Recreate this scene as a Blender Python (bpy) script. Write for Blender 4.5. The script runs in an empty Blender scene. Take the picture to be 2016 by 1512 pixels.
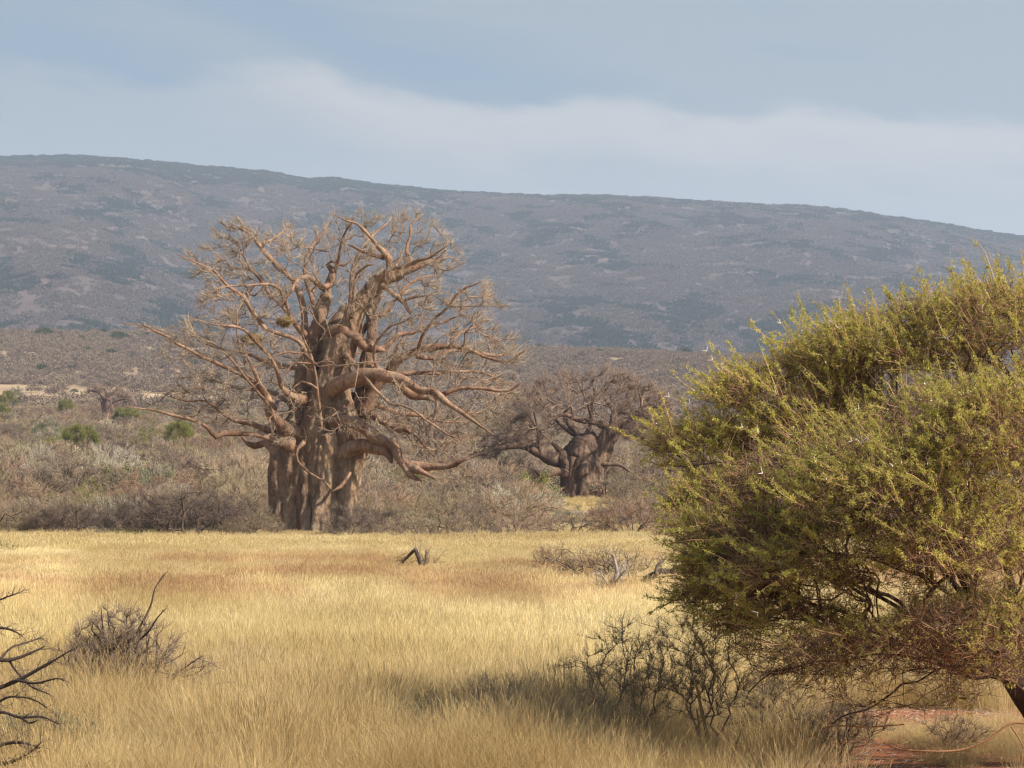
import bpy, math, random
import numpy as np
from math import radians, pi, sin, cos, tan, atan

random.seed(7)
rng = np.random.default_rng(7)
scene = bpy.context.scene
COL = scene.collection

# ------------------------------------------------------------------ camera
W0, H0, FPX, YH = 2016.0, 1512.0, 4366.0, 919.0
CAMZ = 1.80
PITCH = atan((YH - H0 / 2) / FPX)
cam_data = bpy.data.cameras.new('camera')
cam_data.sensor_width = 36.0
cam_data.lens = 36.0 * FPX / W0
cam_data.clip_start = 0.1
cam_data.clip_end = 60000
cam = bpy.data.objects.new('camera', cam_data)
COL.objects.link(cam)
cam.location = (0, 0, CAMZ)
cam.rotation_euler = (pi / 2 + PITCH, 0, 0)
scene.camera = cam

# ------------------------------------------------------------------ light
SUN_EL = radians(37.0)
SUN_AZ = radians(114.0)      # clockwise from +Y (view direction): right and a little behind the camera
sun_dir = np.array([sin(SUN_AZ) * cos(SUN_EL), cos(SUN_AZ) * cos(SUN_EL), sin(SUN_EL)])
sl = bpy.data.lights.new('sun', 'SUN')
sl.energy = 5.0
sl.angle = radians(1.2)
sl.color = (1.0, 0.89, 0.74)
sun = bpy.data.objects.new('sun', sl)
COL.objects.link(sun)
from mathutils import Vector
sun.rotation_euler = Vector(sun_dir).to_track_quat('Z', 'Y').to_euler()
SKY_STRENGTH = 0.11

world = bpy.data.worlds.new('World')
scene.world = world
world.use_nodes = True
wn, wl = world.node_tree.nodes, world.node_tree.links
wn.clear()


def build_sky():
    out = wn.new('ShaderNodeOutputWorld')
    bg = wn.new('ShaderNodeBackground')
    bg.inputs['Strength'].default_value = SKY_STRENGTH
    sky = wn.new('ShaderNodeTexSky')
    sky.sky_type = 'NISHITA'
    sky.sun_disc = False
    sky.sun_elevation = SUN_EL
    sky.sun_rotation = SUN_AZ
    sky.air_density = 1.0
    sky.dust_density = 1.5
    tc = wn.new('ShaderNodeTexCoord')
    sep = wn.new('ShaderNodeSeparateXYZ')
    wl.new(tc.outputs['Generated'], sep.inputs[0])

    def m(op, a, b=None, c=None, clamp=False):
        n = wn.new('ShaderNodeMath')
        n.operation = op
        n.use_clamp = clamp
        for i, v in enumerate((a, b, c)):
            if v is None:
                continue
            if isinstance(v, (int, float)):
                n.inputs[i].default_value = v
            else:
                wl.new(v, n.inputs[i])
        return n.outputs[0]
    az = m('MULTIPLY', m('ARCTAN2', sep.outputs[0], sep.outputs[1]), 180 / pi)
    el = m('MULTIPLY', m('ARCSINE', sep.outputs[2]), 180 / pi)
    # the edge of the low cloud deck as elevation over azimuth (degrees)
    pts = [(-200, 150), (0, 128), (180, 146), (330, 150), (430, 132), (530, 112), (620, 130), (700, 158), (790, 180), (900, 196),
           (1010, 204), (1080, 190), (1200, 182), (1290, 204), (1380, 212), (1480, 226), (1600, 214), (1760, 228),
           (1900, 240), (2100, 262)]
    fc = wn.new('ShaderNodeFloatCurve')
    cur = fc.mapping.curves[0]
    A = [(math.degrees(atan((x - 1008) / FPX)), math.degrees(atan((YH - y) / FPX))) for x, y in pts]
    def na(a): return (a + 20) / 40.0
    def ne(e): return (e - 4) / 12.0
    allp = [(0.0, ne(9.7))] + [(na(a), ne(e)) for a, e in A] + [(1.0, ne(7.6))]
    while len(cur.points) < len(allp):
        cur.points.new(0.5, 0.5)
    for p, (x, y) in zip(cur.points, allp):
        p.location = (x, y)
    fc.mapping.update()
    wl.new(m('DIVIDE', m('ADD', az, 20.0), 40.0, clamp=True), fc.inputs['Value'])
    edge = m('ADD', m('MULTIPLY', fc.outputs[0], 12.0), 4.0)

    def noise(sx, sy, scale, detail, rough, off=0.0, dist=0.0):
        cx = wn.new('ShaderNodeCombineXYZ')
        wl.new(m('MULTIPLY', az, sx), cx.inputs[0])
        wl.new(m('ADD', m('MULTIPLY', el, sy), m('MULTIPLY', az, sy * 0.12)), cx.inputs[1])
        cx.inputs[2].default_value = off
        t = wn.new('ShaderNodeTexNoise')
        t.inputs['Scale'].default_value = scale
        t.inputs['Detail'].default_value = detail
        t.inputs['Roughness'].default_value = rough
        t.inputs['Distortion'].default_value = dist
        wl.new(cx.outputs[0], t.inputs['Vector'])
        return t.outputs[0]
    n1 = noise(0.10, 0.55, 1.0, 5.0, 0.5, 3.0, 0.3)
    n2 = noise(0.35, 1.3, 1.0, 6.0, 0.55, 9.0, 0.2)
    n3 = noise(0.06, 0.30, 1.0, 3.0, 0.5, 15.0, 0.2)

    def smooth(v, a, b):
        n = wn.new('ShaderNodeMapRange')
        n.interpolation_type = 'SMOOTHSTEP'
        wl.new(v, n.inputs[0])
        n.inputs[1].default_value = a
        n.inputs[2].default_value = b
        return n.outputs[0]
    d = m('SUBTRACT', m('ADD', edge, m('MULTIPLY', m('SUBTRACT', n2, 0.5), 1.7)), el)   # >0 below the edge
    below = smooth(d, -0.22, 0.55)
    rightw = smooth(az, -7.0, 9.0)
    # brightness just under the deck edge, fading downwards
    rim = m('MULTIPLY', below, m('SUBTRACT', 1.0, smooth(d, 0.2, 2.4)))
    rim = m('MULTIPLY', rim, smooth(az, -9.5, -4.0))
    upper = m('MULTIPLY', smooth(m('ADD', n1, m('MULTIPLY', rightw, 0.34)), 0.40, 0.78), 1.0)

    def mix(f, a, b):
        n = wn.new('ShaderNodeMix')
        n.data_type = 'RGBA'
        if isinstance(f, (int, float)):
            n.inputs[0].default_value = f
        else:
            wl.new(f, n.inputs[0])
        for i, v in ((6, a), (7, b)):
            if isinstance(v, tuple):
                n.inputs[i].default_value = (*v, 1)
            else:
                wl.new(v, n.inputs[i])
        return n.outputs[2]
    K = 1.0 / SKY_STRENGTH * 0.40
    def c(r, g, b, k=1.0): return (r * K * k, g * K * k, b * K * k)
    blue = mix(0.80, sky.outputs[0], c(0.19, 0.31, 0.43))
    pale = c(0.44, 0.54, 0.62)
    a = mix(upper, blue, pale)
    low = mix(smooth(el, 5.0, 9.5), c(0.68, 0.74, 0.78), c(0.49, 0.58, 0.65))
    low = mix(m('MULTIPLY', rightw, 0.55), low, c(0.70, 0.745, 0.775))
    streak = m('MULTIPLY', smooth(m('ADD', m('MULTIPLY', n3, 0.6), m('MULTIPLY', n2, 0.4)), 0.46, 0.66), 0.45)
    low = mix(streak, low, c(0.44, 0.54, 0.62))
    s = mix(below, a, low)
    s = mix(m('MULTIPLY', rim, m('ADD', 0.42, m('MULTIPLY', n1, 0.9))), s, c(0.82, 0.815, 0.80))
    # overhead and behind: broken pale cloud over the plain sky
    over = mix(m('MULTIPLY', smooth(n1, 0.30, 0.70), 0.8), sky.outputs[0], c(0.74, 0.80, 0.88))
    s = mix(smooth(el, 17.0, 32.0), s, over)
    wl.new(s, bg.inputs['Color'])
    wl.new(bg.outputs[0], out.inputs['Surface'])


build_sky()
scene.view_settings.view_transform = 'Standard'
scene.view_settings.look = 'None'
scene.view_settings.exposure = 1.0
scene.view_settings.gamma = 1.0
scene.view_settings.use_curve_mapping = False
scene.render.engine = 'CYCLES'
cy = scene.cycles
cy.max_bounces = 6
cy.diffuse_bounces = 3
cy.glossy_bounces = 1
cy.transmission_bounces = 4
cy.transparent_max_bounces = 8
cy.volume_bounces = 0
cy.use_denoising = True
cy.filter_width = 1.3
cy.use_adaptive_sampling = True
cy.adaptive_threshold = 0.01
cy.sample_clamp_indirect = 4.0


# ------------------------------------------------------------------ maths helpers
CP, SP = cos(PITCH), sin(PITCH)


def at(px, py, D):
    """point at forward distance D seen at photo pixel (px, py); works on arrays"""
    u = (np.asarray(px, float) - W0 / 2) / FPX
    v = (H0 / 2 - np.asarray(py, float)) / FPX
    dy = CP - v * SP
    dz = SP + v * CP
    k = D / dy
    return np.stack(np.broadcast_arrays(u * k, D + 0 * u, CAMZ + dz * k), -1)


def _hash(ix, iy, iz, seed):
    h = (ix.astype(np.int64) * 374761393 + iy.astype(np.int64) * 668265263 + iz.astype(np.int64) * 2147483647 + seed * 974634777) & 0xffffffff
    h = ((h ^ (h >> 13)) * 1274126177) & 0xffffffff
    h = ((h ^ (h >> 16)) * 2246822519) & 0xffffffff
    return ((h ^ (h >> 15)) & 0xffffff) / float(0xffffff)


def vnoise(P, seed=0):
    P = np.asarray(P, float)
    I = np.floor(P)
    F = P - I
    F = F * F * (3 - 2 * F)
    I = I.astype(np.int64)
    r = 0
    for dx in (0, 1):
        for dy in (0, 1):
            for dz in (0, 1):
                w = (F[..., 0] if dx else 1 - F[..., 0]) * (F[..., 1] if dy else 1 - F[..., 1]) * (F[..., 2] if dz else 1 - F[..., 2])
                r = r + w * _hash(I[..., 0] + dx, I[..., 1] + dy, I[..., 2] + dz, seed)
    return r


def fbm(P, octs=4, seed=0, gain=0.5):
    P = np.asarray(P, float)
    s, a, t = 0, 1.0, 0.0
    for o in range(octs):
        s = s + a * vnoise(P * (2 ** o) + o * 17.3, seed + o)
        t += a
        a *= gain
    return s / t


def n2(x, y, scale, octs=4, seed=0):
    x = np.asarray(x, float)
    y = np.asarray(y, float)
    return fbm(np.stack([x / scale, y / scale, 0 * x + seed * 3.7], -1), octs, seed)


def unit(v):
    return v / np.maximum(np.linalg.norm(v, axis=-1, keepdims=True), 1e-9)


# ------------------------------------------------------------------ terrain height
_Dk = np.array([0, 60, 124, 150, 200, 350, 580, 800, 900, 1000, 1250, 1400, 1480, 1700, 2100, 2600, 20000.])
_L = np.array([1.5, 2.71, 4.0, 4.1, 3.0, -0.5, -12.6, -24.8, -33, -38, -66, -84, -87, -80, -60, -60, -60.])
_R = np.array([1.5, 2.71, 4.0, 4.2, 3.1, 0.9, -6.5, -16, -24, -31, -55, -65, -67, -62, -50, -50, -50.])
_fine = np.linspace(0, 3000, 1501)
_ker = np.hanning(41)
_ker /= _ker.sum()


def _sm(T):
    v = np.interp(_fine, _Dk, T)
    pad = np.concatenate([2 * v[0] - v[20:0:-1], v, np.full(20, v[-1])])
    s = np.convolve(pad, _ker, 'valid')
    w = np.clip((_fine - 150) / 100, 0, 1)
    return v * (1 - w) + s * w


_Ls, _Rs = _sm(_L), _sm(_R)


def gz(x, y):
    x = np.asarray(x, float)
    y = np.asarray(y, float)
    D = np.maximum(y, 0)
    a = np.clip((x / np.maximum(D, 30) + 0.24) / 0.48, 0, 1)
    a = a * a * (3 - 2 * a)
    drop = np.interp(D, _fine, _Ls) * (1 - a) + np.interp(D, _fine, _Rs) * a
    z = CAMZ - drop
    k = np.clip((D - 126) / 200, 0, 1)
    z = z + k * (n2(x, y, 70, 3, 5) - 0.5) * 3.0 + np.clip((D - 500) / 600, 0, 1) * (n2(x, y, 260, 3, 8) - 0.5) * 5
    z = z + np.clip(1 - np.abs(D - 40) / 45, 0, 1) * (n2(x, y, 9, 3, 2) - 0.5) * 0.14
    # low red bank of the road edge at the near right
    bx = np.clip((x - 1.2) / 1.4, 0, 1) * np.clip((y - 9) / 2, 0, 1) * np.clip((17.5 - y) / 2.0, 0, 1)
    z = z + bx * (0.04 + 0.05 * n2(x, y, 0.7, 3, 4))
    return z


def ground_D(py):
    """distance of the open grass ground seen at photo row py"""
    return 6549.0 / (py - 1007.2)


# ------------------------------------------------------------------ mesh helpers
def make_mesh(name, V, F, mats, matidx=None, smooth=True, attrs=None):
    """V (n,3); F list of (k, m) int arrays with equal size m each"""
    me = bpy.data.meshes.new(name)
    if not isinstance(F, list):
        F = [F]
    F = [f for f in F if len(f)]
    me.vertices.add(len(V))
    me.vertices.foreach_set('co', np.ascontiguousarray(V, dtype=np.float32).ravel())
    loops = np.concatenate([f.ravel() for f in F])
    sizes = np.concatenate([np.full(len(f), f.shape[1]) for f in F])
    starts = np.concatenate([[0], np.cumsum(sizes)[:-1]])
    me.loops.add(len(loops))
    me.loops.foreach_set('vertex_index', loops.astype(np.int32))
    me.polygons.add(len(sizes))
    me.polygons.foreach_set('loop_start', starts.astype(np.int32))
    me.polygons.foreach_set('loop_total', sizes.astype(np.int32))
    for m in (mats if isinstance(mats, (list, tuple)) else [mats]):
        me.materials.append(m)
    if matidx is not None:
        me.polygons.foreach_set('material_index', np.asarray(matidx, np.int32))
    me.polygons.foreach_set('use_smooth', np.full(len(sizes), smooth))
    if attrs:
        for k, v in attrs.items():
            a = me.attributes.new(k, 'FLOAT', 'POINT')
            a.data.foreach_set('value', np.asarray(v, np.float32))
    me.update(calc_edges=True)
    return me


def link(name, me, parent=None, loc=(0, 0, 0), **props):
    o = bpy.data.objects.new(name, me)
    COL.objects.link(o)
    o.location = loc
    if parent is not None:
        o.parent = parent
    for k, v in props.items():
        o[k] = v
    return o


def thing(name, label, cat, loc=(0, 0, 0), rz=0.0, group=None):
    o = bpy.data.objects.new(name, None)
    o.empty_display_size = 0.3
    COL.objects.link(o)
    o.location = loc
    o.rotation_euler = (0, 0, rz)
    o['label'] = label
    o['category'] = cat
    if group:
        o['group'] = group
    return o


def frames(T):
    ref = np.tile(np.array([0.31, 0.17, 0.93]), (len(T), 1))
    bad = np.abs((T * unit(ref)).sum(-1)) > 0.9
    ref[bad] = (0.9, -0.3, 0.2)
    U = unit(np.cross(T, ref))
    return U, np.cross(T, U)


class Geo:
    """collects vertices and faces of many pieces, then makes one mesh"""
    def __init__(s):
        s.V, s.Q, s.T, s.A, s.n = [], [], [], [], 0

    def add(s, V, Q=None, T=None, a=0.0):
        V = np.asarray(V, float).reshape(-1, 3)
        if Q is not None and len(Q):
            s.Q.append(np.asarray(Q, int) + s.n)
        if T is not None and len(T):
            s.T.append(np.asarray(T, int) + s.n)
        s.V.append(V)
        s.A.append(np.broadcast_to(np.asarray(a, float), (len(V),)))
        s.n += len(V)

    def mesh(s, name, mat, smooth=True, offset=(0, 0, 0)):
        V = np.concatenate(s.V) - np.asarray(offset)
        F = []
        if s.Q:
            F.append(np.concatenate(s.Q))
        if s.T:
            F.append(np.concatenate(s.T))
        return make_mesh(name, V, F, mat, smooth=smooth, attrs={'var': np.concatenate(s.A)})

    def tube(s, P, R, sides=8, lump=0.0, seed=0, a=0.0, cap=True):
        """smooth tube with parallel-transported rings"""
        P = np.asarray(P, float)
        R = np.asarray(R, float)
        n = len(P)
        T = unit(np.gradient(P, axis=0))
        U = np.zeros_like(P)
        u = np.cross(T[0], (0.2, 0.97, 0.1))
        if np.linalg.norm(u) < 0.1:
            u = np.cross(T[0], (1, 0, 0))
        u /= np.linalg.norm(u)
        for i in range(n):
            u = u - T[i] * np.dot(u, T[i])
            u /= max(np.linalg.norm(u), 1e-9)
            U[i] = u
        Wv = np.cross(T, U)
        th = np.arange(sides) / sides * 2 * pi
        dirs = U[:, None] * np.cos(th)[None, :, None] + Wv[:, None] * np.sin(th)[None, :, None]
        rr = np.repeat(R[:, None], sides, 1)
        if lump:
            q = P[:, None] + dirs * rr[..., None]
            sc = 1.0 / np.maximum(R.mean() * 1.6, 1e-3)
            rr = rr * (1 + lump * 2 * (fbm(q * sc, 3, seed) - 0.5))
        V = (P[:, None] + dirs * rr[..., None]).reshape(-1, 3)
        i = np.arange(n - 1)[:, None] * sides
        j = np.arange(sides)[None]
        k = (j + 1) % sides
        Q = np.stack([i + j, i + k, i + sides + k, i + sides + j], -1).reshape(-1, 4)
        Tn = None
        if cap:
            V = np.concatenate([V, [P[0] - T[0] * R[0] * 0.3, P[-1] + T[-1] * R[-1] * 0.8]])
            e0 = np.stack([j[0] * 0 + n * sides, k[0], j[0]], -1)
            b = (n - 1) * sides
            e1 = np.stack([j[0] * 0 + n * sides + 1, b + j[0], b + k[0]], -1)
            Tn = np.concatenate([e0, e1])
        s.add(V, Q, Tn, a)

    def sprigs(s, P0, Dr, L, R, bend=None, a=None):
        """many thin three-sided twigs in two joints, tapering to a point"""
        n = len(P0)
        if n == 0:
            return
        Dr = unit(Dr)
        L = np.broadcast_to(np.asarray(L, float), (n,))[:, None]
        R = np.broadcast_to(np.asarray(R, float), (n,))[:, None]
        if bend is None:
            bend = rng.normal(0, 0.22, (n, 3))
        Pm = P0 + Dr * L * 0.5 + bend * L * 0.25
        Pt = P0 + Dr * L + bend * L * -0.1 + rng.normal(0, 0.05, (n, 3)) * L
        U, Wv = frames(Dr)
        V = np.zeros((n, 7, 3))
        for q in range(3):
            t = q * 2 * pi / 3
            d = U * cos(t) + Wv * sin(t)
            V[:, q] = P0 + d * R
            V[:, 3 + q] = Pm + d * R * 0.7
        V[:, 6] = Pt
        b = np.arange(n)[:, None] * 7
        Q = np.concatenate([b + np.array(f) for f in ([0, 1, 4, 3], [1, 2, 5, 4], [2, 0, 3, 5])])
        T = np.concatenate([b + np.array(f) for f in ([3, 4, 6], [4, 5, 6], [5, 3, 6])])
        av = rng.random(n) if a is None else np.broadcast_to(a, (n,))
        s.add(V.reshape(-1, 3), Q, T, np.repeat(av, 7))

    def leaves(s, P0, Dr, L, Wd, a=None, fold=0.3):
        """small leaf blades, each a folded rhomb of two triangles"""
        n = len(P0)
        Dr = unit(Dr)
        U, Wv = frames(Dr)
        th = rng.random(n)[:, None] * 2 * pi
        S = U * np.cos(th) + Wv * np.sin(th)
        N = np.cross(Dr, S)
        L = np.broadcast_to(np.asarray(L, float), (n,))[:, None]
        Wd = np.broadcast_to(np.asarray(Wd, float), (n,))[:, None]
        V = np.zeros((n, 4, 3))
        V[:, 0] = P0
        V[:, 1] = P0 + Dr * L * 0.5 + S * Wd * 0.5 + N * Wd * fold
        V[:, 2] = P0 + Dr * L
        V[:, 3] = P0 + Dr * L * 0.5 - S * Wd * 0.5 + N * Wd * fold
        b = np.arange(n)[:, None] * 4
        T = np.concatenate([b + np.array([0, 1, 2]), b + np.array([0, 2, 3])])
        av = rng.random(n) if a is None else a
        s.add(V.reshape(-1, 3), None, T, np.repeat(av, 4))

    def graph(s, P, par, R, sides=4, first=0, rmax=1e9):
        """tube rings along every chain of a branching graph (nodes from index first on)"""
        n = len(P)
        main = np.full(n, -1)
        for i in range(n - 1, first - 1, -1):
            p = par[i]
            if p >= first and (main[p] < 0 or R[i] > R[main[p]]):
                main[p] = i
        T = np.zeros((n, 3))
        has = par >= 0
        T[has] = P[has] - P[par[has]]
        T = unit(T)
        mm = main >= 0
        T2 = T.copy()
        T2[mm] = unit(T[mm] + T[main[mm]])
        # every node has its ring; a node that is not its parent's main child needs a root ring at the parent
        idx = np.arange(first, n)
        idx = idx[par[idx] >= 0]
        ismain = main[par[idx]] == idx
        ismain &= par[idx] >= first
        th = np.arange(sides) / sides * 2 * pi

        def ring(C, Tt, Rr):
            U, Wv = frames(Tt)
            return (C[:, None] + (U[:, None] * np.cos(th)[None, :, None] + Wv[:, None] * np.sin(th)[None, :, None]) * Rr[:, None, None])
        rings = ring(P[idx], T2[idx], R[idx])
        ringof = np.full(n, -1)
        ringof[idx] = np.arange(len(idx))
        # nodes without own ring (roots) get root rings through non-main handling
        ismain &= ringof[par[idx]] >= 0
        rt = idx[~ismain]
        rr = np.minimum(R[rt] * 1.15, np.maximum(R[par[rt]], R[rt]))
        rrings = ring(P[par[rt]], T[rt], rr)
        V = np.concatenate([rings, rrings]).reshape(-1, 3)
        start = np.zeros(len(idx), int)
        start[ismain] = ringof[par[idx[ismain]]]
        start[~ismain] = len(idx) + np.arange(len(rt))
        end = np.arange(len(idx))
        j = np.arange(sides)
        k = (j + 1) % sides
        Q = np.stack([start[:, None] * sides + j, start[:, None] * sides + k, end[:, None] * sides + k, end[:, None] * sides + j], -1).reshape(-1, 4)
        s.add(V, Q, None, 0.5)


def smooth_path(pts, step):
    """Catmull-Rom through rows of numbers; resampled"""
    P = np.asarray(pts, float)
    if len(P) == 2:
        P = np.stack([P[0], (P[0] + P[1]) / 2, P[1]])
    E = np.concatenate([[2 * P[0] - P[1]], P, [2 * P[-1] - P[-2]]])
    out = []
    for i in range(1, len(E) - 2):
        L = np.linalg.norm(E[i + 1, :3] - E[i, :3])
        k = max(1, int(round(L / step)))
        t = (np.arange(k) / k)[:, None]
        a, b, c, d = E[i - 1], E[i], E[i + 1], E[i + 2]
        out.append(0.5 * (2 * b + (c - a) * t + (2 * a - 5 * b + 4 * c - d) * t ** 2 + (3 * b - a - 3 * c + d) * t ** 3))
    out.append(E[-2][None])
    return np.concatenate(out)


def grow(P, par, targets, step, w=0.35, jit=0.12, lean=0.4, mask=None):
    """join every target to the branching graph by a curved shoot; returns P, par"""
    n0 = len(P)
    cap = n0 + len(targets) * 14 + 10
    N = np.zeros((cap, 3))
    pr = np.full(cap, -1)
    pl = np.zeros(cap)
    dr = np.zeros((cap, 3))
    N[:n0] = P
    pr[:n0] = par
    for i in range(n0):
        if par[i] >= 0:
            v = P[i] - P[par[i]]
            L = np.linalg.norm(v)
            pl[i] = pl[par[i]] + L
            dr[i] = v / max(L, 1e-9)
    n = n0
    pen = np.zeros(cap)
    if mask is not None:
        pen[:n0][~mask] = 1e9
    for t in targets:
        dist = np.sqrt(((N[:n] - t) ** 2).sum(-1))
        c = dist + w * pl[:n] + pen[:n]
        # prefer not to fold back on the parent direction
        back = ((t - N[:n]) * dr[:n]).sum(-1) < -0.2 * dist
        c = c + back * dist * 0.7
        k = int(np.argmin(c))
        d = dist[k]
        m = int(min(13, max(1, round(d / step))))
        ctrl = N[k] + dr[k] * d * lean
        prev = k
        for q in range(1, m + 1):
            s = q / m
            p = (1 - s) ** 2 * N[k] + 2 * s * (1 - s) * ctrl + s * s * t
            if q < m:
                p = p + rng.normal(0, jit * d / m, 3)
            N[n] = p
            pr[n] = prev
            v = p - N[prev]
            L = np.linalg.norm(v)
            pl[n] = pl[prev] + L
            dr[n] = v / max(L, 1e-9)
            prev = n
            n += 1
    return N[:n].copy(), pr[:n].copy()


def radii(P, par, tip, e=2.2, first=0, rmax=None):
    n = len(P)
    acc = np.zeros(n)
    R = np.zeros(n)
    for i in range(n - 1, first - 1, -1):
        r = max(acc[i], tip ** e) ** (1 / e)
        if rmax is not None:
            r = min(r, rmax)
        R[i] = r
        if par[i] >= first:
            acc[par[i]] += r ** e
    return R


# ------------------------------------------------------------------ materials
def mat_new(name):
    m = bpy.data.materials.new(name)
    m.use_nodes = True
    nt = m.node_tree
    for n in list(nt.nodes):
        nt.nodes.remove(n)
    return m, nt


def ramp(nt, fac, stops, interp='LINEAR'):
    r = nt.nodes.new('ShaderNodeValToRGB')
    r.color_ramp.interpolation = interp
    el = r.color_ramp.elements
    while len(el) < len(stops):
        el.new(0.5)
    for e, (p, c) in zip(el, stops):
        e.position = p
        e.color = (*c, 1)
    nt.links.new(fac, r.inputs[0])
    return r.outputs[0]


def tnoise(nt, vec, scale, detail=4, rough=0.55, dist=0.0, mapping=None):
    t = nt.nodes.new('ShaderNodeTexNoise')
    t.inputs['Scale'].default_value = scale
    t.inputs['Detail'].default_value = detail
    t.inputs['Roughness'].default_value = rough
    t.inputs['Distortion'].default_value = dist
    if mapping:
        mp = nt.nodes.new('ShaderNodeMapping')
        mp.inputs['Scale'].default_value = mapping
        nt.links.new(vec, mp.inputs[0])
        vec = mp.outputs[0]
    nt.links.new(vec, t.inputs['Vector'])
    return t.outputs[0]


def mixc(nt, f, a, b, mode='MIX'):
    n = nt.nodes.new('ShaderNodeMix')
    n.data_type = 'RGBA'
    n.blend_type = mode
    if isinstance(f, (int, float)):
        n.inputs[0].default_value = f
    else:
        nt.links.new(f, n.inputs[0])
    for i, v in ((6, a), (7, b)):
        if isinstance(v, tuple):
            n.inputs[i].default_value = (*v, 1)
        else:
            nt.links.new(v, n.inputs[i])
    return n.outputs[2]


def mrange(nt, v, a, b, lo=0.0, hi=1.0):
    n = nt.nodes.new('ShaderNodeMapRange')
    n.interpolation_type = 'SMOOTHSTEP'
    nt.links.new(v, n.inputs[0])
    for i, x in enumerate((a, b, lo, hi)):
        n.inputs[i + 1].default_value = x
    return n.outputs[0]


def finish(nt, color, rough=0.9, bump=None, bump_d=0.02, bump_s=0.6, trans=0.0, spec=0.2):
    out = nt.nodes.new('ShaderNodeOutputMaterial')
    b = nt.nodes.new('ShaderNodeBsdfPrincipled')
    b.inputs['Roughness'].default_value = rough
    b.inputs['Specular IOR Level'].default_value = spec
    nt.links.new(color, b.inputs['Base Color'])
    if bump is not None:
        bp = nt.nodes.new('ShaderNodeBump')
        bp.inputs['Strength'].default_value = bump_s
        bp.inputs['Distance'].default_value = bump_d
        nt.links.new(bump, bp.inputs['Height'])
        nt.links.new(bp.outputs[0], b.inputs['Normal'])
    if trans:
        tr = nt.nodes.new('ShaderNodeBsdfTranslucent')
        nt.links.new(color, tr.inputs['Color'])
        mx = nt.nodes.new('ShaderNodeMixShader')
        mx.inputs[0].default_value = trans
        nt.links.new(b.outputs[0], mx.inputs[1])
        nt.links.new(tr.outputs[0], mx.inputs[2])
        nt.links.new(mx.outputs[0], out.inputs['Surface'])
    else:
        nt.links.new(b.outputs[0], out.inputs['Surface'])


def geo_pos(nt):
    return nt.nodes.new('ShaderNodeNewGeometry').outputs['Position']


def obj_pos(nt):
    return nt.nodes.new('ShaderNodeTexCoord').outputs['Object']


def obj_rand(nt):
    return nt.nodes.new('ShaderNodeObjectInfo').outputs['Random']


def attr(nt, name='var'):
    a = nt.nodes.new('ShaderNodeAttribute')
    a.attribute_name = name
    return a.outputs['Fac']


def mat_bark(name, dark, mid, light, scale=1.0, bump_d=0.08, grey=None):
    m, nt = mat_new(name)
    p = obj_pos(nt)
    big = tnoise(nt, p, 0.45 * scale, 5, 0.6, 0.4, (1, 1, 0.35))
    fine = tnoise(nt, p, 3.2 * scale, 8, 0.68, 0.3, (1, 1, 0.45))
    col = ramp(nt, big, [(0.30, dark), (0.50, mid), (0.70, light)])
    spots = ramp(nt, fine, [(0.30, (0.35, 0.33, 0.31)), (0.5, (0.95, 0.95, 0.95)), (0.75, (1.15, 1.12, 1.1))])
    col = mixc(nt, 0.75, col, spots, 'MULTIPLY')
    sk = tnoise(nt, p, 2.0 * scale, 6, 0.7, 0.6, (1, 1, 0.22))
    col = mixc(nt, 0.85, col, ramp(nt, sk, [(0.32, (0.55, 0.52, 0.5)), (0.5, (0.95, 0.95, 0.95)), (0.68, (1.3, 1.27, 1.22))]), 'MULTIPLY')
    st = tnoise(nt, p, 0.8 * scale, 6, 0.7, 1.2, (1, 1, 0.5))
    col = mixc(nt, mrange(nt, st, 0.56, 0.66, 0, 0.55), col, tuple(c * 0.5 for c in dark))
    if grey:
        g = tnoise(nt, p, 1.1 * scale, 5, 0.6, 0.0)
        col = mixc(nt, mrange(nt, g, 0.5, 0.68, 0, 0.55), col, grey)
    finish(nt, col, 0.92, fine, bump_d, 1.0, spec=0.15)
    return m


def mat_twig(name, a, b, c=None, rnd=0.5, trans=0.0):
    m, nt = mat_new(name)
    v = attr(nt)
    col = mixc(nt, v, a, b)
    if c:
        col = mixc(nt, mrange(nt, obj_rand(nt), 0.35, 0.9, 0, rnd), col, c)
    k = tnoise(nt, geo_pos(nt), 0.35, 3, 0.5)
    col = mixc(nt, 1.0, col, ramp(nt, k, [(0.3, (0.78, 0.78, 0.8)), (0.7, (1.2, 1.16, 1.1))]), 'MULTIPLY')
    if c:
        w = nt.nodes.new('ShaderNodeTexWhiteNoise')
        w.noise_dimensions = '1D'
        nt.links.new(obj_rand(nt), w.inputs['W'])
        col = mixc(nt, 1.0, col, ramp(nt, w.outputs['Value'], [(0.0, (0.66, 0.64, 0.66)), (0.5, (1, 0.98, 0.96)), (1.0, (1.32, 1.26, 1.15))]), 'MULTIPLY')
    finish(nt, col, 0.95, trans=trans, spec=0.1)
    return m


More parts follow.
